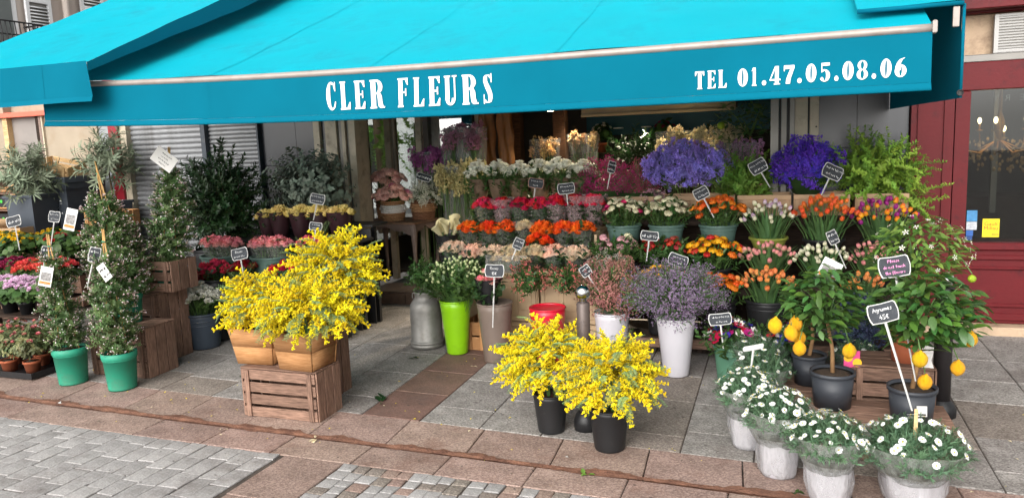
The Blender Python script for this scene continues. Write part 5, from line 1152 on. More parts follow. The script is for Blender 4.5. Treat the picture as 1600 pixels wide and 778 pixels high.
def basket(label, loc, r_, h, m1, m2):
    t = thing('basket', label, 'basket', loc, 0, 'woven baskets on the table')
    for k in range(10):
        z0, z1 = h * k / 10, h * (k + 1) / 10; f = .88 + .12 * math.sin(math.pi * (k + .5) / 12); q = r_ * f
        part('coil', MB().lathe([(q - .004, z0 + .001), (q + .004, z0 + (z1 - z0) * .5), (q - .004, z1 - .001), (q - .012, z1 - .001), (q - .012, z0 + .001)], 28), m1 if k in (0, 1, 2, 3, 8, 9) else m2, t, True)
    part('base', MB().lathe([(0, .002), (r_ * .86, .002), (r_ * .86, .008), (0, .008)], 20), m1, t)
    for s_ in (-1, 1): part('handle', MB().tube([(s_ * r_ * .95, -.03, h * .8), (s_ * (r_ + .02), -.02, h * .55), (s_ * (r_ + .02), .02, h * .55), (s_ * r_ * .95, .03, h * .8)], .007, 6), m2, t, True)
    return t
tz = .206 + .747
H_rpp = heads('ranunculus', '#e8aa9c', 'pale_pink', grad='f0c8b8'); H_rpk = heads('ranunculus', '#d9798f', 'mid_pink')
basket('pale woven basket of pink ranunculus at the table front', (-4.02, 7.42, tz), .135, .22, M_bask, M_paper)
bouquet('pale and deep pink ranunculus in the front table basket', (-4.02, 7.42, tz + .22), [(H_rpp, 3), (H_rpk, 1)], 40, .24, .19, .17, .052, leaf=SP_leafy, nleaf=12, leafl=.14, dome=.7, group='ranunculus bunches')
basket('brown woven basket of small white flowers on the table', (-3.72, 7.55, tz), .135, .22, M_bask2, M_bask)
SP_ww = statice('white_wax', '#d6d4c2', 60, .05)
t = bush('small greyish white filler flowers in the brown table basket', (-3.70, 7.55, tz + .12), (.24, .18, .12), 46, SP_ww, .19, name='filler_bunch', cat='bouquet', child='floret_spray', group='cut flower bunches', up=.7)
basket('tan basket of pale ranunculus at the back of the table', (-4.2, 7.62, tz), .13, .34, M_bask, M_bask2)
bouquet('pale pink ranunculus in the tall back basket', (-4.18, 7.62, tz + .34), H_rpp, 32, .22, .18, .2, .052, leaf=SP_leafy, nleaf=10, leafl=.14, dome=.5, group='ranunculus bunches')
sign('tilted slate above the white filler flowers on the table', (-3.62, 7.40, 1.42), .19, .085, .14, ['~5'], R(5), tilt=-40, roll=18)
# tall sleeved orchid and stock stems just inside the door
M_sleeve = film_mat('sleeve', (.5, .5, .5), .16)
def tall_bunch(label, loc, key, c, n, w, d, h, size):
    t = thing('sleeved_bunch', label, 'bouquet', loc, 0, 'tall sleeved flower stems'); sp = statice(key, c, 70, .06, wide=.1)
    for i in range(n):
        x, y = U(-w, w), U(-d, d); q = dirquat((U(-.12, .12), U(-.12, .12), 1)); l_ = size * U(.8, 1.15); link('floret_spray', random.choice(sp), t, (x, y, h + U(-.1, .06) - l_), q, (l_ * .8, l_ * .8, l_))
    for i in range(max(3, n // 5)):
        x = -w + 2 * w * (i + .5) / max(3, n // 5); part('sleeve', MB().lathe([(.035, h - size * 1.4), (.06, h - size * .6), (.085, h + .04)], 10, wob=.04), M_sleeve, t, True, loc=(x, U(-d, d) * .5, 0))
    link('stem_bundle', stems_mb([(U(-w, w), U(-d, d), h - size * .6) for _ in range(24)], 0, .004, .8).mesh('stem_bundle', [M_stem]), t, kind='stuff'); return t
tall_bunch('tall dusty pink stock stems in clear sleeves inside the shop window', (-3.30, 7.80, .21), 'dusty_pink', '#b9809c', 46, .22, .1, 1.68, .42)
tall_bunch('purple pink stock stems behind the table baskets', (-3.80, 7.98, .21), 'purple_pink', '#b862a6', 46, .22, .1, 1.43, .42)
tall_bunch('cream yellow stock stems right of the table', (-3.22, 7.50, .21), 'cream_stock', '#cfc48e', 56, .2, .12, 1.28, .5)
tall_bunch('cream orchid stems in sleeves far inside by the brown column', (-2.62, 8.6, .21), 'cream_orchid', '#d8ba86', 22, .14, .08, 1.52, .3)
tall_bunch('pale orchid stems in sleeves by the second brown column', (-2.15, 8.6, .21), 'pale_orchid', '#b79a72', 16, .16, .08, 1.56, .3)
tall_bunch('cream orchid stems in clear sleeves behind the lavender statice', (-.75, 7.55, .21), 'ivory_orchid', '#dccfa4', 44, .38, .1, 1.55, .34)
tall_bunch('mauve stock stems behind the lavender statice', (-.62, 7.38, .21), 'mauve_stock', '#b283aa', 44, .42, .06, 1.42, .26)
for k, x in enumerate((-1.75, -1.2, -.75)): bush(['dark fern plant deep in the shop near the column', 'dark strappy plant deep in the middle of the shop', 'dark leafy plant deep in the shop under the teal awning reflection'][k], (x, 9.5, 1.2), (.28, .2, .3), 60, SP_dark, .3, name='house_plant', cat='plant', group='dark plants in the shop')
# calla lilies in a dark wrap
cl = thing('calla_bunch', 'cream callas in a black wrap between table and rose rows', 'bouquet', (-3.02, 6.62, .25)); part('wrap', MB().lathe([(.05, 0), (.07, .3), (.11, .62), (.115, .66)], 16, wob=.04), mat('wrap_black', (.015, .015, .016), .25, .3, 12, .1), cl, True)
for k in range(5):
    a = k * 1.25; mb = MB(); rows = []
    for i in range(6):
        f = i / 5; rows.append([(.01 + (.012 + .035 * f ** 1.6) * math.cos(w) - .01, (.012 + .035 * f ** 1.6) * math.sin(w), .1 * f + .03 * f * max(0, math.cos(w))) for w in np.linspace(-2.8, 2.8, 10)])
    mb.grid(rows); mb.tube([(0, 0, 0), (0, 0, .07)], .006, 5, 1); part('bloom', mb, [mat('calla', '#d6cda4', .5, .1, 4, .1, transl=.25), H_yel[0].materials[0]], cl, True, loc=(.06 * math.cos(a), .05 * math.sin(a), .62 + U(0, .1)), rot=dirquat((math.cos(a) * .5, math.sin(a) * .5, 1)), scale=1.2)
link('stem_bundle', stems_mb([(.05 * math.cos(k), .05 * math.sin(k), .68) for k in range(8)], .1, .005).mesh('stem_bundle', [M_stem]), cl, kind='stuff')

# milk can and the coloured vases on the pavement
mc = thing('milk_can', 'dented grey metal milk can used as a vase beside the lime green one', 'milk can', (-2.90, 5.82, gz(5.8)))
part('body', MB().lathe([(0, .004), (.138, .004), (.142, .0), (.144, .03), (.138, .036), (.137, .33), (.133, .37), (.112, .405), (.092, .425), (.088, .44), (.090, .475), (.096, .485), (.090, .485), (.083, .44)], 36), M_steel, mc, True)
part('foot_ring', MB().lathe([(.1375, .036), (.147, .04), (.147, .062), (.1375, .066)], 36), M_steel, mc, True)
for s_ in (-1, 1): part('handle', MB().tube([(s_ * .088, 0, .465), (s_ * .118, 0, .465), (s_ * .122, 0, .435), (s_ * .108, 0, .405)], .006, 6), M_steel, mc, True)
bush('bright leafy greens in the milk can', (-2.90, 5.82, .50), (.15, .13, .15), 60, SP_leafy, .14, group='cut foliage bunches', up=.5)
vessel('vase', 'tall lime green vase on the pavement', (-2.555, 5.68, gz(5.68)), .130, .088, .455, mat('lime_plastic', '#86c012', .35, .05, 4, .02, coat=.2, dirt='6f9a20', dscale=5, dthr=(.5, .9)), lip=.004, cat='vase', group='tall coloured vases', inside=M_black)
H_bud = heads('tulip', '#cfd6a4', 'white_bud', grad='8ea860', gpow=(0, .7))
bouquet('white budded narcissus bunch fanning out of the lime green vase', (-2.53, 5.68, .50), H_bud, 110, .27, .22, .32, .016, leaf=SP_leafy, nleaf=46, leafl=.24, dome=.45, jit=.04, tilt=1.0, straps=24, strapl=.3, group='cut flower bunches', heads_low=1)
vessel('vase', 'tall taupe vase with a slate on a long stick', (-2.15, 5.54, gz(5.54)), .142, .10, .48, mat('taupe_plastic', '#6f6158', .5, .08, 4, .02, dirt='594d45', dscale=6, dthr=(.5, .85)), lip=.004, cat='vase', group='tall coloured vases', inside=M_white)
H_bic = heads('rose', '#e06a78', 'bicolour', grad='f2dcc8', gpow=(.1, .8))
t = bouquet('short red and white roses leaning in the taupe vase', (-2.19, 5.52, .51), H_bic, 12, .11, .09, .24, .034, leaf=SP_rose, nleaf=16, leafl=.16, group='cut flower bunches', dome=.3)
part('wrap', MB().lathe([(.06, -.05), (.09, .12), (.115, .2)], 14, wob=.04), mat('wrap_black', (.01, .01, .01)), t, True)
sign('slate reading roses fifteen euros on a long white stick', (-2.10, 5.44, .785), .165, .10, .44, ['Roses', '15€'], R(14), roll=3)
vessel('vase', 'bright red vase behind the front mimosa buckets', (-1.73, 5.60, gz(5.6)), .142, .11, .44, mat('red_plastic', '#c4122e', .4, .06, 4, .02, coat=.2, dirt='93152a', dscale=5, dthr=(.5, .9)), lip=.004, cat='vase', group='tall coloured vases', inside=M_white)
SP_hyp = protos('hyp', lambda: sprig_mb(18, 1, (.22, .11), 'oval', angle=60, tip=berry_tip(9, .12, .035)), [M_leaf, M_stem, mat('berry', '#b8615a', .45, .2, 9, .2)], 4)
for dx, lb in ((-.12, 'pink-budded greenery leaning out of the red vase towards the taupe one'), (.11, 'pink-budded greenery leaning out of the red vase towards the bollard')): 
    bush(lb, (-1.73 + dx * 1.25, 5.60, .56), (.125, .12, .13), 60, SP_hyp, .13, group='cut foliage bunches', up=.5)
vessel('vase', 'shorter white vase of dried pink flowers behind the bollard', (-1.25, 5.75, gz(5.75)), .138, .105, .385, M_whiteplastic, lip=.005, cat='vase', group='white vases', inside=M_black)
bush('dried dusty rose limonium in the shorter white vase', (-1.24, 5.74, .38), (.22, .18, .2), 90, statice('dusty_rose', '#a8746c', 70, .035), .26, name='dried_bunch', cat='bouquet', child='floret_spray', group='dried flower bunches', up=.6)
bush('white gypsophila tucked behind the dried pink limonium', (-1.30, 5.86, .58), (.20, .12, .12), 36, statice('gyps', '#c9c0b4', 80, .03), .18, name='dried_bunch', cat='bouquet', child='floret_spray', group='dried flower bunches', up=.6)
vessel('vase', 'tall white vase of mauve limonium on the pavement', (-.72, 5.48, gz(5.48)), .140, .092, .435, M_whiteplastic, lip=.005, cat='vase', group='white vases', inside=M_black)
bush('wide cloud of mauve limonium in the tall white vase', (-.72, 5.48, .45), (.30, .24, .18), 150, statice('mauve_lim', '#8a7690', 60, .03, wide=.34), .25, name='dried_bunch', cat='bouquet', child='floret_spray', group='dried flower bunches', up=.45, core=.4)
# bollards
M_bol = mat('bollard_paint', '#5b504c', .45, .12, 6, .02, metal=.3, dirt='3d3633', dscale=9); M_chrome = mat('chrome', '#c9c9c9', .12, .05, 5, metal=1)
b1 = thing('bollard', 'slim grey bollard with chrome ball between the front mimosa buckets', 'bollard', (-1.125, 4.37, gz(4.37)), group='street bollards')
part('post', MB().lathe([(.0, .0), (.040, .0), (.040, .785), (.034, .795), (0, .797)], 24), M_bol, b1, True); part('base_collar', MB().lathe([(.041, .0), (.075, .0), (.075, .06), (.06, .10), (.041, .12)], 24), M_black, b1, True)
part('neck', MB().lathe([(.024, .796), (.024, .815)], 20), M_chrome, b1, True); part('ball', MB().ball((0, 0, .853), .046, 0, 24, 16), M_chrome, b1, True)
b2 = thing('bollard', 'black bollard beside the lemon trees at the crate end', 'bollard', (.925, 5.05, gz(5.05)), group='street bollards')
part('post', MB().lathe([(0, 0), (.05, .0), (.05, .785), (.044, .795), (0, .797)], 24), mat('bollard_black', '#2e2b2c', .45, .12, 6, .02, metal=.3), b2, True); part('base_collar', MB().lathe([(.051, .0), (.085, .0), (.085, .05), (.07, .08), (.051, .1)], 24), M_black, b2, True); part('ball', MB().ball((0, 0, .84), .046, 0, 24, 16), M_chrome, b2, True)
# front mimosa in black buckets
vessel('flower_bucket', 'black bucket of the front mimosa nearer the brown paving strip', (-1.325, 4.29, gz(4.29)), .108, .082, .245, M_black, lip=.004, inside=M_soil, group='buckets of cut flowers'); vessel('flower_bucket', 'black bucket of the front mimosa standing on the kerb', (-.925, 4.12, gz(4.12)), .115, .088, .25, M_black, lip=.004, inside=M_soil, group='buckets of cut flowers')
mimosa('front mimosa spreading towards the brown paving strip', (-1.33, 4.29, .22), .285, .26, .48, 210, size=.145)
mimosa('front mimosa drooping beside the bollard over the kerb', (-.90, 4.12, .23), .25, .25, .45, 200, size=.14)

# ---------------------------------------------------------------- rose rows on plastic crates
M_beige = mat('beige_plastic', '#b29878', .5, .06, 4, .05, dirt='8f7658', dscale=6, dthr=(.6, .9))
def plastic_crate(label, loc, L_, W, H_, group='beige plastic crates', m=None):
    t = thing('plastic_crate', label, 'crate', loc, 0, group); m = m or M_beige
    for c, d in (((0, -W / 2 + .005, H_ / 2), (L_ - .02, .01, H_)), ((0, W / 2 - .005, H_ / 2), (L_ - .02, .01, H_)), ((-L_ / 2 + .005, 0, H_ / 2), (.01, W - .022, H_)), ((L_ / 2 - .005, 0, H_ / 2), (.01, W - .022, H_)), ((0, 0, .008), (L_ - .022, W - .022, .008))): part('side', MB().box(c, d, bev=.002), m, t)
    part('rim', MB().box((0, -W / 2 - .006, H_ - .02), (L_, .012, .04), bev=.004), m, t); part('rim', MB().box((0, -W / 2 - .006, .02), (L_, .012, .04), bev=.004), m, t)
    for k in range(4): part('rib', MB().box((-L_ / 2 + .03 + (L_ - .06) * k / 3, -W / 2 - .0055, H_ / 2), (.022, .011, H_ - .085), bev=.003), m, t)
    for k in range(3): part('inset_panel', MB().box((-L_ / 2 + .03 + (L_ - .06) * (k + .5) / 3, -W / 2 - .0025, H_ * .45), ((L_ - .06) / 3 - .06, .005, H_ * .45), bev=.002), m, t)
    return t
zg = gz(6.0)
plastic_crate('upper beige plastic crate behind the taupe vase', (-2.17, 6.05, .275), .54, .30, .43); plastic_crate('upper beige plastic crate behind the red vase', (-1.61, 6.05, .275), .54, .30, .43)
plastic_crate('lower beige plastic crate behind the taupe vase', (-2.17, 6.05, zg), .54, .30, .225); plastic_crate('lower beige plastic crate behind the red vase', (-1.61, 6.05, zg), .54, .30, .225)
crate('small wooden box on the pavement between lime and taupe vases', (-2.42, 5.92, gz(5.9)), .22, .3, .24, rows=2, m=M_wood_new, group='pale fruit crates', name='fruit_crate')
for y, z, lb in ((6.33, .80, 'middle'), (6.62, .97, 'back')):
    for k, x in enumerate((-2.42, -1.8)): plastic_crate('beige plastic crate under the %s rose row, %s' % ('orange' if y < 6.5 else 'red', 'by the callas' if k == 0 else 'by the display shelf'), (x, y, zg), .61, .28, z - zg, 'beige crates under the rose rows')
part('side_board', MB().box((0, 0, .0), (.02, .62, .95), bev=.003), M_beige, bpy.data.objects['plastic_crate.007'], loc=(.325, -.1, .45))
M_film_c = film_mat('clear_wrap', (.30, .29, .27), .2)
def wrapped(label, loc, r_, h, hd, n, size, group, film=None, top=1.02, lean=0, bloom='rose'):
    t = bouquet(label, loc, hd, n, r_ * 1.02, r_ * .95, h, size, name='wrapped_bouquet', group=group, dome=.22, jit=.01, tilt=.45, leaf=SP_rose, nleaf=16, leafl=.15, z0=.01, bloom=bloom)
    prof = [(r_ * .6, .005), (r_ * .8, h * .35), (r_ * 1.02, h * .7), (r_ * max(1, top) * 1.1, h * (1.02 if top > 1 else .78))]
    part('wrap', MB().lathe(prof, 18, wob=.035), film or M_film_c, t, True); t.rotation_euler = (U(-.05, .05), U(-.06, .06) + lean, U(0, 6)); return t
ordn = ['first', 'second', 'third', 'fourth', 'fifth', 'sixth', 'seventh', 'eighth', 'ninth']
M_film_r = film_mat('rosy_wrap', (.42, .30, .31), .4)
for k in range(7):
    x = -2.58 + k * .172; wrapped('%s red rose bunch from the callas in the top rose row' % ordn[k], (x, 6.52 + .02 * (k % 2), 1.0), .105, .25 if k < 4 else .27, H_red if k % 3 else heads('rose', '#d8304e', 'red_bright', hue=.01), 21, .043, 'red rose bunches of the top row', M_film_r if k in (1, 4, 5, 6, 7) else None, 1.12 if k in (1, 5, 6, 7) else .95)
for k in range(7):
    x = -2.64 + k * .175
    if k == 3: wrapped('%s bunch from the callas in the middle row, the only cream one' % ordn[k], (x, 6.26, .84), .09, .235, H_ivory, 15, .038, 'orange rose bunches of the middle row')
    else: wrapped('%s orange rose bunch from the callas in the middle rose row' % ordn[k], (x, 6.26 + .02 * (k % 2), .83), .105, .235, H_orange if k % 2 else heads('rose', '#ee6a1c', 'orange_light', hue=.01), 21, .044, 'orange rose bunches of the middle row', None, .82)
t = bouquet('loose orange roses hanging over the front of the middle row', (-1.95, 6.12, .80), H_orange, 13, .13, .09, .19, .038, group='orange rose bunches of the middle row', dome=.5, tilt=.9, leaf=SP_rose, nleaf=6, leafl=.1, z0=.02)
for k in range(7):
    x = -2.68 + k * .18; pk = k in (0, 1, 2, 5, 6); wrapped('%s %s rose bunch from the callas in the lowest rose row' % (ordn[k], 'peach' if pk else 'ivory'), (x, 6.0 + .02 * (k % 2), .70), .11, .19 + (.03 if k == 0 else 0), H_peach if pk and k % 2 else H_blush if pk else H_ivory, 20, .046, 'pale rose bunches of the lowest row', M_film if pk else None, 1.04)
cb = thing('flower_box', 'clear front box of ivory roses above the beige crates', 'box', (-2.13, 5.86, .705))
for c, d in (((0, -.07, .07), (.36, .003, .15)), ((0, .07, .07), (.36, .003, .15)), ((-.18, 0, .07), (.003, .137, .15)), ((.18, 0, .07), (.003, .137, .15)), ((0, 0, .002), (.357, .137, .003))): part('side', MB().box(c, d), M_film_c, cb)
bouquet('ivory roses standing in the clear front box', (-2.13, 5.86, .72), H_ivory, 22, .165, .055, .115, .032, group='pale rose bunches of the lowest row', dome=.1, tilt=.2, z0=0, jit=.02)
sign('small slate on the lowest rose row above the ivory roses', (-2.02, 5.80, .945), .085, .095, .14, ['~2', '~2'], R(20), roll=25)
sign('dark slate over the red roses at the end of the top row', (-1.77, 6.40, 1.345), .165, .095, .14, ['~4', '~3'], R(14), roll=-5)
sign('red-brown slate on a pale stick among the white lisianthus', (-2.10, 6.58, 1.385), .155, .09, .3, ['~4', '~2'], R(14), roll=10, border=mat('sign_wood', '#a97f70', .7, .1))
H_lis = heads('lisianthus', '#f0eee0', 'lisianthus', grad='c6d09a', gpow=(.0, .4))
M_kr = mat('leaf_wrap', '#6d5a48', .7, .4, 14, .15)
for k in range(6):
    x = -2.76 + k * .205; t = bouquet('%s white lisianthus bunch from the doorway, above the red roses' % ordn[k], (x, 6.84, 1.22), H_lis, 44, .145, .13, .34 + U(-.02, .02), .036, group='white lisianthus bunches', dome=.3, tilt=.8, leaf=SP_leafy, nleaf=16, leafl=.2, z0=.0, jit=.03)
    part('wrap', MB().lathe([(.06, -.02), (.09, .1), (.115, .2)], 14, wob=.05), M_kr, t, True)
part('riser_box', MB().box((-.1, .3, .34), (1.3, .26, .16), bev=.004), M_beige, bpy.data.objects['plastic_crate.006'], loc=(.42, -.05, .70))
# ================================================================ THINGS: tiered shelves at the right
ds = thing('display_shelf', 'dark wooden tiered shelf carrying buckets of ranunculus and tulips', 'shelf', (-.2, 6.3, gz(6.3)))
for y, z, d in ((6.74, 1.02, .34), (6.42, .78, .30), (6.14, .54, .26), (5.93, .16, .24)):
    for k in range(2): part('board', MB().box((0, y - 6.3 - d / 4 + d / 2 * k, z), (2.36, d / 2 - .008, .022), bev=.003), M_darkwood, ds)
    part('front_rail', MB().box((0, y - 6.3 - d / 2 - .012, z - .03), (2.36, .02, .07), bev=.003), M_wood_crate if z < .5 else M_darkwood, ds)
    for x in (-1.15, -.4, .4, 1.15): part('post', MB().box((x, y - 6.3 + d / 2 - .03, z / 2 - .06), (.04, .04, z - .13), bev=.003), M_darkwood, ds)
part('back_panel', MB().box((0, .66, .55), (2.36, .015, 1.05), bev=.002), M_darkwood, ds)
# top tier: tan boxes with statice, wax flower and greens
tan = mat('tan_card', '#a98b6d', .8, .08, 5, .06)
for x, w, lb in ((-1.25, .56, 'tan box under the burgundy wax flowers'), (-.66, .58, 'tan box under the lavender statice'), (-.14, .42, 'tan box under the bright green bunch'), (.30, .42, 'tan box under the deep purple statice'), (.74, .38, 'tan box under the light green fern')):
    plastic_crate(lb, (x, 6.74, 1.032 + gz(6.3)), w, .30, .17, 'tan boxes on the top shelf', tan)
bush('burgundy wax flowers on the top shelf next to the lisianthus', (-1.50, 6.78, 1.15), (.24, .15, .20), 90, statice('burgundy_wax', '#b03070', 70, .035), .2, name='statice_bunch', cat='bouquet', child='floret_spray', group='statice and wax flower bunches', up=.6)
bush('duller crimson wax flowers beside the lavender statice', (-1.20, 6.78, 1.13), (.18, .14, .19), 60, statice('crimson_wax', '#983e5c', 70, .033), .19, name='statice_bunch', cat='bouquet', child='floret_spray', group='statice and wax flower bunches', up=.6)
bush('small pale pink wax flower tuft over the cream ranunculus', (-1.05, 6.62, 1.12), (.1, .08, .09), 16, statice('palepink_wax', '#c795a6', 60, .04), .14, name='statice_bunch', cat='bouquet', child='floret_spray', group='statice and wax flower bunches', up=.6)
bush('large lavender statice bunch on the top shelf', (-.82, 6.80, 1.27), (.36, .18, .19), 170, statice('lavender', '#a592e6', 90, .06), .2, name='statice_bunch', cat='bouquet', child='floret_spray', group='statice and wax flower bunches', up=.7)
bush('bright green fluffy bunch on the top shelf', (-.30, 6.78, 1.16), (.31, .15, .21), 210, SP_light, .16, group='cut foliage bunches', up=.7, name='cut_foliage')
bush('deep purple statice bunch on the top shelf before the cream door frame', (.20, 6.78, 1.24), (.25, .16, .20), 130, statice('deep_purple', '#6a48d0', 90, .06), .2, name='statice_bunch', cat='bouquet', child='floret_spray', group='statice and wax flower bunches', up=.7)
bush('arching light green fern bunch before the dark tiles', (.70, 6.74, 1.17), (.33, .2, .25), 190, SP_fern, .26, group='cut foliage bunches', up=.5)
bush('drooping end of light green fern over the restaurant side', (.92, 6.66, 1.06), (.16, .12, .14), 40, SP_fern, .24, group='cut foliage bunches', up=.1)
for x, lb in ((-1.5, 'burgundy'), (-.82, 'lavender'), (.2, 'purple')):
    o = [q for q in bpy.data.objects if q.name.startswith('statice_bunch') and lb in q.get('label', '')][0]
    part('stem_wrap', MB().lathe([(.10, -.02), (.16, .08), (.20, .15)], 16, wob=.05), M_leaf_d, o, True)
sign('slate rising edge-on from the burgundy wax flowers', (-1.41, 6.62, 1.51), .075, .11, .2, ['~2', '~2'], R(35), roll=18)
sign('slate over the bright green bunch, tilted', (-.19, 6.60, 1.485), .155, .115, .2, ['~4', '~3'], R(10), roll=-28)
sign('slate leaning between purple statice and fern', (.375, 6.55, 1.43), .17, .115, .25, ['~4', '~3'], R(8), roll=26)
sign('slate above the orange ranunculus bucket', (-.61, 6.24, 1.30), .13, .095, .22, ['~4', '~3'], R(12), roll=-26)
# first tier: green-grey buckets with ranunculus and tulips
H_rcr = heads('ranunculus', '#e2d9b8', 'cream_ran', grad='b8c088', gpow=(0, .3)); H_rmag = heads('ranunculus', '#c41c66', 'magenta_ran'); H_ror = heads('ranunculus', '#e0701a', 'orange_ran', hue=.015); H_ryel = heads('ranunculus', '#e8a412', 'yellow_ran', hue=.012); H_rred = heads('ranunculus', '#b81f22', 'red_ran'); H_rpl = heads('ranunculus', '#d9a3a8', 'blush_ran')
def tier(vlabel, blabel, x, y, z, rt, h, m, hd, n, rx, bh, size, tulip=False, **k):
    vessel('flower_bucket', vlabel, (x, y, z), rt, rt * .8, h, m, ribs=1, inside=M_black, group='buckets of cut flowers')
    kw = dict(dome=.45, tilt=.9, leaf=None if tulip else SP_leafy, nleaf=26, leafl=.17, straps=34 if tulip else 0, strapl=.26, group='tulip bunches' if tulip else 'ranunculus bunches', bloom='tulip' if tulip else 'ranunculus'); kw.update(k)
    return bouquet(blabel, (x, y, z + h), hd, n, rx, rx * .8, bh, size, **kw)
Z1 = .793 + gz(6.3); Z2 = .553 + gz(6.3); Z3 = .173 + gz(6.3)
tier('green-grey bucket of cream ranunculus by the red roses', 'cream ranunculus mixed with a few magenta ones', -1.27, 6.40, Z1, .145, .19, M_bktgreen, [(H_rcr, 5), (H_rmag, 1)], 34, .20, .22, .031)
tier('green-grey bucket of all-cream ranunculus', 'all-cream ranunculus between magenta and orange ones', -.91, 6.40, Z1, .145, .19, M_bktgreen, H_rcr, 38, .21, .22, .032)
tier('green-grey bucket of orange ranunculus on the top bucket row', 'orange ranunculus in the top bucket row', -.49, 6.40, Z1, .150, .19, M_bktgreen, H_ror, 42, .235, .22, .033)
M_bktolive = mat('bucket_olive', '#7d8238', .5, .06, 4, .04)
T_w = heads('tulip', '#e6dfc4', 'white_tulip', grad='b9c98a', gpow=(0, .5)); T_pu = heads('tulip', '#c9a3c0', 'lilac_tulip', grad='e0d4d4', gpow=(0, .8)); T_o = heads('tulip', '#e2602a', 'orange_tulip', grad='d8903a', gpow=(0, .5)); T_v = heads('tulip', '#8d2070', 'purple_tulip'); T_f = heads('tulip', '#d8501c', 'flame_tulip', grad='e8b020', gpow=(.2, 1)); T_p = heads('tulip', '#d98a88', 'pink_tulip', grad='a9b07a', gpow=(0, .5)); T_o2 = heads('tulip', '#e07a3a', 'pale_orange_tulip', grad='e0a060')
tier('olive bucket of white and lilac tulips', 'white tulips topped with lilac ones', -.10, 6.38, Z1, .145, .09, M_bktolive, [(T_w, 3), (T_pu, 1)], 40, .22, .27, .024, True)
tier('dark bucket of orange tulips in the top bucket row', 'dense orange tulips in the top bucket row', .31, 6.38, Z1, .15, .08, M_black, T_o, 52, .25, .33, .027, True)
tier('black bucket of purple tulips by the restaurant front', 'purple tulips with flame-orange ones behind', .73, 6.38, Z1, .15, .08, M_black, [(T_v, 3), (T_f, 2)], 44, .24, .29, .026, True)
# second tier
for x, hd, n, rx, lb in ((-1.38, H_rpl, 9, .07, 'few blush ranunculus beside the peach roses'), (-1.20, [(H_rpl, 2), (H_rcr, 1)], 16, .10, 'blush and cream ranunculus in the middle row'), (-1.0, H_rred, 18, .10, 'bright red ranunculus under the framed slate'), (-.82, [(H_rred, 1), (heads('ranunculus', '#a33030', 'brick_ran'), 2)], 14, .10, 'brick red ranunculus in film in the middle row')):
    tier('black bucket of the ' + lb, lb, x, 6.14, Z2, .085, .14, M_black, hd, n, rx, .22, .03)
tier('black bucket of mixed flame ranunculus', 'mixed red, orange and yellow ranunculus in the middle row', -.52, 6.13, Z2, .15, .12, M_black, [(H_ror, 2), (H_ryel, 3), (H_rred, 1)], 46, .25, .235, .034)
tier('black bucket of pink tulips in the middle row', 'pink tulips next to the mixed ranunculus', -.10, 6.12, Z2, .14, .08, M_black, T_p, 44, .22, .22, .024, True)
tier('black bucket of white tulips in the middle row', 'white tulips behind the lemon tree', .29, 6.12, Z2, .14, .08, M_black, T_w, 40, .21, .23, .024, True)
tier('black bucket of pink tulips behind the blossoming tree', 'pink tulips behind the blossoming citrus', .64, 6.12, Z2, .13, .08, M_black, T_p, 34, .19, .22, .024, True)
# third tier
tier('black bucket of magenta ranunculus', 'magenta ranunculus behind the white gypsophila', -1.28, 5.94, Z3, .13, .36, M_black, H_rmag, 46, .20, .19, .03)
tier('black bucket of golden ranunculus', 'golden yellow ranunculus above the mauve limonium', -.88, 5.94, Z3, .14, .34, M_black, [(H_ryel, 4), (H_ror, 1)], 54, .235, .19, .03)
tier('black bucket of orange ranunculus in the low row', 'orange ranunculus in the low row above the anemones', -.46, 5.93, Z3, .14, .28, M_black, H_ror, 42, .21, .20, .032)
tier('black bucket of pale orange tulips', 'pale orange tulips in the black bucket above the anemones', -.10, 5.92, Z3, .155, .30, M_black, T_o2, 40, .215, .23, .027, True)
tier('dark bucket of orange tulips behind the citrus sign', 'few orange tulips between the two lemon trees', .56, 5.92, Z3, .12, .30, M_black, T_o2, 18, .14, .2, .027, True)
sign('framed slate above the bright red ranunculus', (-.99, 6.02, .985), .155, .075, .2, ['~3'], R(10), roll=8)
sign('slate behind the golden ranunculus', (-.74, 5.80, .83), .165, .09, .25, ['~4', '~3'], R(10), roll=20)
sign('slate edge-on between orange and white tulips', (.355, 6.02, .98), .085, .105, .25, ['~3', '~2'], R(30), roll=-20)
sign('small slate in front of the white gypsophila', (-1.42, 5.62, .765), .09, .085, .2, ['~2', '~2'], R(30), roll=-30)
# anemones and sea holly
A_r = heads('anemone', '#b81430', 'red_anemone', centre=M_black); A_w = heads('anemone', '#e8e2dc', 'white_anemone', centre=M_black); A_b = heads('anemone', '#3a2a9a', 'blue_anemone', centre=M_black); A_p = heads('anemone', '#b0206e', 'pink_anemone', centre=M_black)
M_bkt2 = mat('bucket_sage', '#4f7a63', .5, .06, 4, .04, dirt='7c9a86', dscale=9, dthr=(.6, .9))
tier('sage green bucket of mixed anemones on the pavement', 'mixed red, white and blue anemones in the sage bucket', -.32, 5.40, gz(5.4), .125, .27, M_bkt2, [(A_r, 3), (A_w, 3), (A_b, 3), (A_p, 3)], 44, .20, .19, .036, group='anemone bunches', bloom='anemone', dome=.6)
tier('black bucket of anemones behind the small lemon pot', 'mixed anemones partly behind the small lemon pot', .03, 5.42, gz(5.4), .12, .27, M_black, [(A_r, 2), (A_w, 2), (A_b, 3), (A_p, 2)], 30, .16, .18, .036, group='anemone bunches', bloom='anemone', dome=.6)
sign('slate over the sage bucket of anemones', (-.39, 5.24, .52), .17, .08, .2, ['~5', '~3'], R(12), roll=-5)
SP_ery = protos('ery', lambda: sprig_mb(24, 1, (.16, .03), 'lance', angle=60, tip=berry_tip(7, .16, .06)), [mat('leaf_seaholly', '#3c4a62', .6, .2, 9, .3, .02), M_stem, mat('seaholly', '#2c3350', .7, .3, 20, .2)], 3)
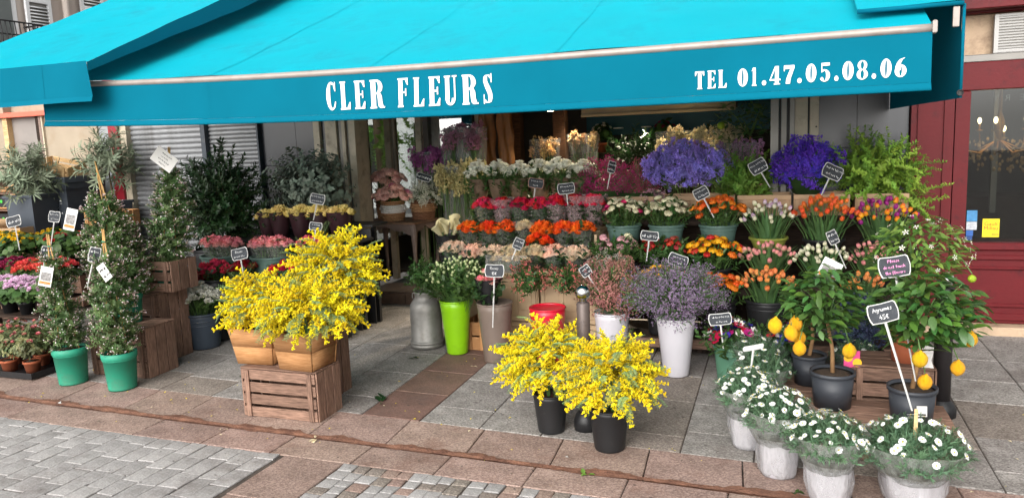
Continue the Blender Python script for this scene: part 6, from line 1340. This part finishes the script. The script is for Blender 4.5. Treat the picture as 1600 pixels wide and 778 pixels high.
vessel('flower_bucket', 'black bucket of blue sea holly behind the wooden crate', (.52, 5.52, gz(5.5)), .14, .11, .24, M_black, inside=M_black, group='buckets of cut flowers')
bush('steel blue sea holly behind the wooden crate', (.52, 5.52, .25), (.2, .16, .18), 110, SP_ery, .14, group='cut foliage bunches', up=.5, name='cut_foliage')

# ---------------------------------------------------------------- lemon trees, blossoming citrus, crates and daisies in front
crate('low weathered crate used as platform for the two lemon pots', (.52, 4.50, gz(4.5)), .72, .46, .165, rows=2, top=True, group='weathered fruit crates')
crate('low weathered crate under the small lemon pot', (.13, 4.98, gz(5)), .44, .36, .165, rows=2, top=True, group='weathered fruit crates')
crate('weathered crate standing behind the lemon pots', (.62, 4.945, gz(4.9)), .46, .34, .355, rows=4, top=True, group='weathered fruit crates')
M_lemon = mat('lemon_skin', '#eab010', .42, .1, 5, .08, .014, bump=.8, bscale=70, spec=.5); M_lime = mat('lime_skin', '#8aa022', .42, .1, 6, .06, bump=.4, bscale=70)
def lemon_mb():
    prof = [(0, -.62), (.10, -.58), (.17, -.52), (.34, -.42), (.47, -.2), (.5, .0), (.47, .2), (.34, .42), (.14, .56), (.07, .66), (0, .68)]
    return MB().lathe([(r_ * 1.0, z) for r_, z in prof], 18, wob=.012)
LEMON = lemon_mb().mesh('lemon', [M_lemon]); LIME = MB().ball((0, 0, 0), .5, 0, 18, 12).mesh('lime', [M_lime])
LEAFM = [leaf_mb(1, .48, .25, c, 6, 0, 'lance').mesh('leaf', [m]) for m in (M_leaf_lemon, M_leaf_lemon, M_leaf_lemon, M_leaf_lemon2) for c in (.08, .3)]
M_leaf_b = mat('leaf_citrus_light', (.16, .26, .05), .45, .2, 9, .3, .02, transl=.28, spec=.5)
LEAFB = [leaf_mb(1, .36, .3, c, 5, 0, 'lance').mesh('leaf', [m]) for m in (M_leaf_lemon2, M_leaf_b, M_leaf_b) for c in (.1, .35)]
H_blo = None
def blossom_mb():
    mb = MB()
    for k in range(5): petal(mb, k * 1.257, [.1, .5, .9, 1.0], [0, .2, .35, .2], [.4, .32, .25, .08], 3, 1)
    for k in range(6): mb.ball((.2 * math.cos(k), .2 * math.sin(k), .35), .06, 1, 4, 3)
    return mb
BLOS = blossom_mb().mesh('blossom', [mat('blossom_white', '#ecebe2', .6, .05, 5, transl=.25), H_yel[0].materials[0]])
def citrus(label, loc, pr, ph, pm, crown, rad, nleaf, leafl, fruits, leaves, name='lemon_tree', blossoms=0, nb=9, trunk=.011, group='potted citrus trees', fruit=None, fname='lemon', fs=.075):
    t = thing(name, label, 'tree', loc, 0, group); c = Vector(crown) - Vector(loc)
    part('pot', MB().lathe([(0, .004), (pr * .80, 0), (pr * .93, ph * .88), (pr * .93, ph * .88), (pr, ph * .90), (pr, ph), (pr * .92, ph), (pr * .86, ph * .8)], 32), pm, t, True)
    part('soil', MB().lathe([(pr * .93, ph * .92), (pr * .5, ph * .95), (0, ph * .94)], 20, wob=.02), M_soil, t, True)
    base = Vector((0, 0, ph * .9)); fork = Vector((c.x * .5, c.y * .5, max(ph + .1, c.z - rad[2] * .55)))
    part('trunk', MB().tube([base, base.lerp(fork, .5) + Vector((.012, .0, 0)), fork], [trunk * 1.25, trunk, trunk * .85], 8), mat('citrus_bark', '#8a6a48', .8, .25, 30, .1), t, True)
    ends = []
    for k in range(nb):
        a = k * 2.4; zz = U(-.35, .8); e = c + Vector((rad[0] * .75 * math.cos(a) * U(.5, 1), rad[1] * .75 * math.sin(a) * U(.5, 1), rad[2] * zz)); m = fork.lerp(e, .5) + Vector((0, 0, .03))
        part('branch', MB().tube([fork, m, e], [trunk * .6, trunk * .4, trunk * .2], 6), M_stem, t, True); ends += [m, e, m.lerp(e, .5)]
    for i in range(nleaf):
        zz = 1 - 2 * (i + .5) / nleaf; a = i * 2.39996; r_ = math.sqrt(1 - zz * zz); f = U(.35, 1.0) ** .6
        p = c + Vector((r_ * math.cos(a) * rad[0] * f, r_ * math.sin(a) * rad[1] * f, zz * rad[2] * f)); d = Vector((math.cos(a) + U(-.6, .6), math.sin(a) + U(-.6, .6), U(-.55, .6))).normalized()
        q = d.to_track_quat('Y', 'Z') @ Quaternion((0, 1, 0), U(-.6, .6)); l_ = leafl * U(.65, 1.2); link('leaf', random.choice(leaves), t, p - d * l_ * .4, q, l_)
    for i in range(blossoms):
        a = U(0, 6.28); zz = U(-.4, 1); r_ = math.sqrt(1 - min(1, zz * zz)); d = Vector((r_ * math.cos(a), r_ * math.sin(a), zz)); link('blossom', BLOS, t, c + Vector((d.x * rad[0], d.y * rad[1], d.z * rad[2])) * U(.85, 1.02), dirquat(d), U(.012, .018))
    for (x, y, z) in fruits:
        p = Vector((x, y, z)) - Vector(loc); near = min(ends, key=lambda e: (e - p).length)
        link(fname, fruit or LEMON, t, p, (U(-.25, .25), U(-.25, .25), U(0, 6)), fs * U(.92, 1.08)); part('fruit_stalk', MB().tube([p + Vector((0, 0, fs * .6)), p.lerp(near, .5) + Vector((0, 0, .04)), near], .003, 5), M_stem, t, True)
    return t
ZP = gz(4.5) + .165 + .014
M_potg = mat('pot_grey', '#33363c', .5, .1, 5, .03, dirt='5b5a58', dscale=9, dthr=(.58, .85))
citrus('lemon tree hung with fruit beside the daisies, on the low platform', (.285, 4.60, ZP), .125, .21, M_potg, (.22, 4.60, .80), (.24, .21, .22), 420, .073, ((-.03, 4.46, .685), (.055, 4.42, .655), (.10, 4.50, .61), (.10, 4.40, .575), (.36, 4.47, .555), (.08, 4.46, .70)), LEAFM)
citrus('lemon tree with low hanging lemons above the price slate', (.67, 4.42, ZP), .125, .205, M_potg, (.72, 4.44, .80), (.30, .24, .21), 540, .08, ((.67, 4.22, .60), (.70, 4.24, .475), (.92, 4.36, .68), (.865, 4.34, .53)), LEAFM)
citrus('white-blossomed citrus behind the slate with pink writing', (.71, 4.93, gz(4.9) + .37), .10, .17, M_terra, (.75, 4.93, 1.04), (.29, .25, .22), 620, .06, ((.99, 4.72, .93),), LEAFB, name='citrus_tree', blossoms=34, nb=12, fruit=LIME, fname='lime', fs=.045)
citrus('small lemon pot half hidden behind the lemon tree', (.17, 4.96, gz(5) + .18), .105, .19, M_potg, (.2, 5.0, .68), (.2, .16, .16), 50, .075, (), LEAFM)
tag_ = thing('plant_tag', 'white label stuck on the front lemon pot', 'tag', (.70, 4.291, ZP + .11)); tag_['category'] = 'label'
part('sheet', MB().box((0, 0, 0), (.05, .0016, .055), M=Matrix.Rotation(R(8), 4, 'Z') @ Matrix.Rotation(R(-7), 4, 'X')), M_paper, tag_); part('print', MB().box((0, -.0016, -.017), (.038, .0008, .008), M=Matrix.Rotation(R(8), 4, 'Z') @ Matrix.Rotation(R(-7), 4, 'X')), M_navy, tag_)
pc_ = thing('plant_card', 'pink card with lemon picture behind the lemon tree trunk', 'card', (.40, 4.78, .42), R(10), 'plant cards'); part('sheet', MB().box((0, 0, 0), (.09, .003, .10)), mat('card_pink', '#d84a86', .6, .1), pc_)
for x, z in ((-.02, .01), (.03, -.02)): part('picture', MB().lathe([(.026, 0), (0, .001)], 16), mat('card_lemon', '#eab62a', .6, .1), pc_, loc=(x, -.002, z), rot=(math.pi / 2, 0, 0))
card('white plant card with photo in the lemon tree top', (.265, 4.72, .965), .115, .12, R(10), 28)
pap = thing('plant_tag', 'torn white paper hanging on the terracotta pot behind the lemons', 'tag', (.80, 4.80, .47)); part('sheet', MB().grid([[(x + .01 * math.sin(z * 60), .006 * math.sin(x * 90 + z * 40), z) for x in (-.03, 0, .03)] for z in (-.09, -.04, 0, .05)]), M_paper, pap)
sign('slate with pink writing asking not to touch the flowers', (.575, 4.50, 1.03), .18, .115, .62, ['Please', 'do not touch', 'the flowers'], R(12), roll=-8, chalk=M_pinkchalk)
sign('slate reading citrus forty-five euros stuck in the lemon pot', (.482, 4.12, .86), .16, .10, .50, ['Agrumes', '45€'], R(12), roll=-14)
# daisies in film-wrapped pots
D_w = heads('daisy', '#e8e8e6', 'daisy_white', centre=mat('daisy_eye', '#d8c020', .7, .15, 30), n=3, transl=.15)
def daisies(label, loc, r_, ph, fh, n, nl, film=True):
    t = thing('daisy_plant', label, 'plant', loc, U(0, 6), 'white daisies in wrapped pots'); pr = r_ * .62
    part('pot', MB().lathe([(0, .003), (pr * .75, 0), (pr * .8, .01), (pr * .98, ph * .95), (pr * .98, ph), (pr * .9, ph)], 24), mat('pot_pale_grey', '#aaa6ab', .5, .15, 6, .05), t, True)
    if film:
        part('pot_film', MB().lathe([(pr * .80, .002), (pr * .9, .03), (pr * 1.04, ph * .6), (pr * 1.02, ph), (pr * 1.1, ph * 1.15)], 40, wob=.05), M_film_w, t, True)
        part('leaf_film', MB().lathe([(pr * 1.02, ph * .92), (r_ * .84, ph + fh * .22), (r_ * .98, ph + fh * .55), (r_ * 1.03, ph + fh * .68)], 30, wob=.022), M_film_d, t, True)
    part('soil', MB().lathe([(pr * .9, ph * .9), (0, ph * .95)], 16), M_soil, t, True)
    for i in range(nl):
        zz = 1 - 1.1 * (i + .5) / nl; a = i * 2.39996; q = math.sqrt(1 - zz * zz); d = Vector((q * math.cos(a), q * math.sin(a), zz * .8 + .35)).normalized(); l_ = .085 * U(.75, 1.25); f = U(.6, .92)
        link('leaf_sprig', random.choice(SP_daisy), t, Vector((q * math.cos(a) * r_ * f, q * math.sin(a) * r_ * f, ph + fh * (.35 + .6 * zz * f))) - d * l_ * .45, dirquat(d), l_)
    for i in range(n):
        zz = 1 - .8 * (i + .5) / n; a = i * 2.39996 + .8 + U(-.4, .4); q = math.sqrt(1 - zz * zz); f = U(.97, 1.1)
        d = Vector((q * math.cos(a) * .9 + U(-.55, .55), q * math.sin(a) * .9 - .2 + U(-.5, .5), zz + .25)).normalized(); s = .0155 * U(.7, 1.2)
        link('daisy', random.choice(D_w), t, Vector((q * math.cos(a) * r_ * f, q * math.sin(a) * r_ * f, ph + fh * (.36 + .64 * zz * f) + .015)), dirquat(d), s)
    return t
daisies('white daisies in a film-wrapped pot nearest the bollard', (-.17, 4.34, gz(4.34)), .17, .19, .24, 60, 170)
daisies('white daisies in a film-wrapped pot, second along the kerb', (-.005, 4.02, gz(4.0)), .175, .19, .25, 66, 180)
daisies('white daisies in a film-wrapped pot standing in front of the low crate', (.225, 3.79, gz(3.8)), .175, .18, .24, 58, 180)
daisies('largest daisy plant with dense foliage at the crate corner', (.60, 3.86, gz(3.86)), .235, .15, .24, 44, 300)
daisies('white daisies beside the sage bucket with a blank plant marker', (-.10, 4.80, gz(4.8)), .17, .20, .2, 16, 120)
daisies('white daisies pressed against the small lemon pot crate', (-.14, 5.10, gz(5.1)), .16, .22, .2, 12, 100)
daisies('white daisies behind the lemon tree trunk beside the crate', (.46, 5.27, gz(5.25)), .14, .2, .16, 10, 70)
sign('blank white marker seen from behind among the daisies', (-.15, 4.50, .54), .14, .03, .16, [], R(-20), tilt=-50, roll=-18, blank=True)
mk = thing('plant_marker', 'pale wooden marker stuck in the largest daisy plant', 'marker', (.60, 3.82, .36)); part('blade', MB().box((0, 0, .05), (.016, .003, .13), bev=.001), M_wood_pale, mk); part('point', MB().add([(-.008, -.0012, -.016), (.008, -.0012, -.016), (0, -.0012, -.045), (-.008, .0012, -.016), (.008, .0012, -.016), (0, .0012, -.045)], [(0, 2, 1), (3, 4, 5), (0, 1, 4, 3), (1, 2, 5, 4), (2, 0, 3, 5)]), M_wood_pale, mk)
# citrus inside the shop door, in a pink pot cover
citrus('dark citrus with a green fruit standing inside the shop door', (-.24, 7.42, 1.10), .08, .18, mat('pink_cover', '#a8285c', .5, .3, 20), (-.33, 7.42, 1.86), (.30, .18, .24), 130, .075, ((-.53, 7.25, 1.83),), [LEAFM[0], LEAFM[1]], name='citrus_tree', fruit=LIME, fname='lime', fs=.075)
for k, (x, y, z) in enumerate(((-2.75, 9.75, .765), (-2.3, 9.75, .765), (-1.75, 9.72, .765), (-2.55, 9.75, 1.165), (-1.95, 9.75, 1.165), (-1.45, 9.75, 1.165), (-.9, 9.75, 1.165), (-2.2, 9.75, 1.565), (-1.4, 9.75, 1.565))):
    pot_plant('%s small potted plant on the %s shelf deep inside the shop' % (ordn[k % 3 if k < 3 else (k - 3) % 4 if k < 7 else k - 7], ['lowest', 'middle', 'top'][0 if k < 3 else 1 if k < 7 else 2]), (x, y, z), [H_pinkc, H_white, H_burg][k % 3], 8, .03, .14, .2, SP_gera, 16, .16, name='shelf_plant', group='potted plants inside the shop')
part('pot_stand', MB().box((-.1, 0, -.45), (.36, .2, .89), bev=.01), M_beige, bpy.data.objects['citrus_tree.001'])
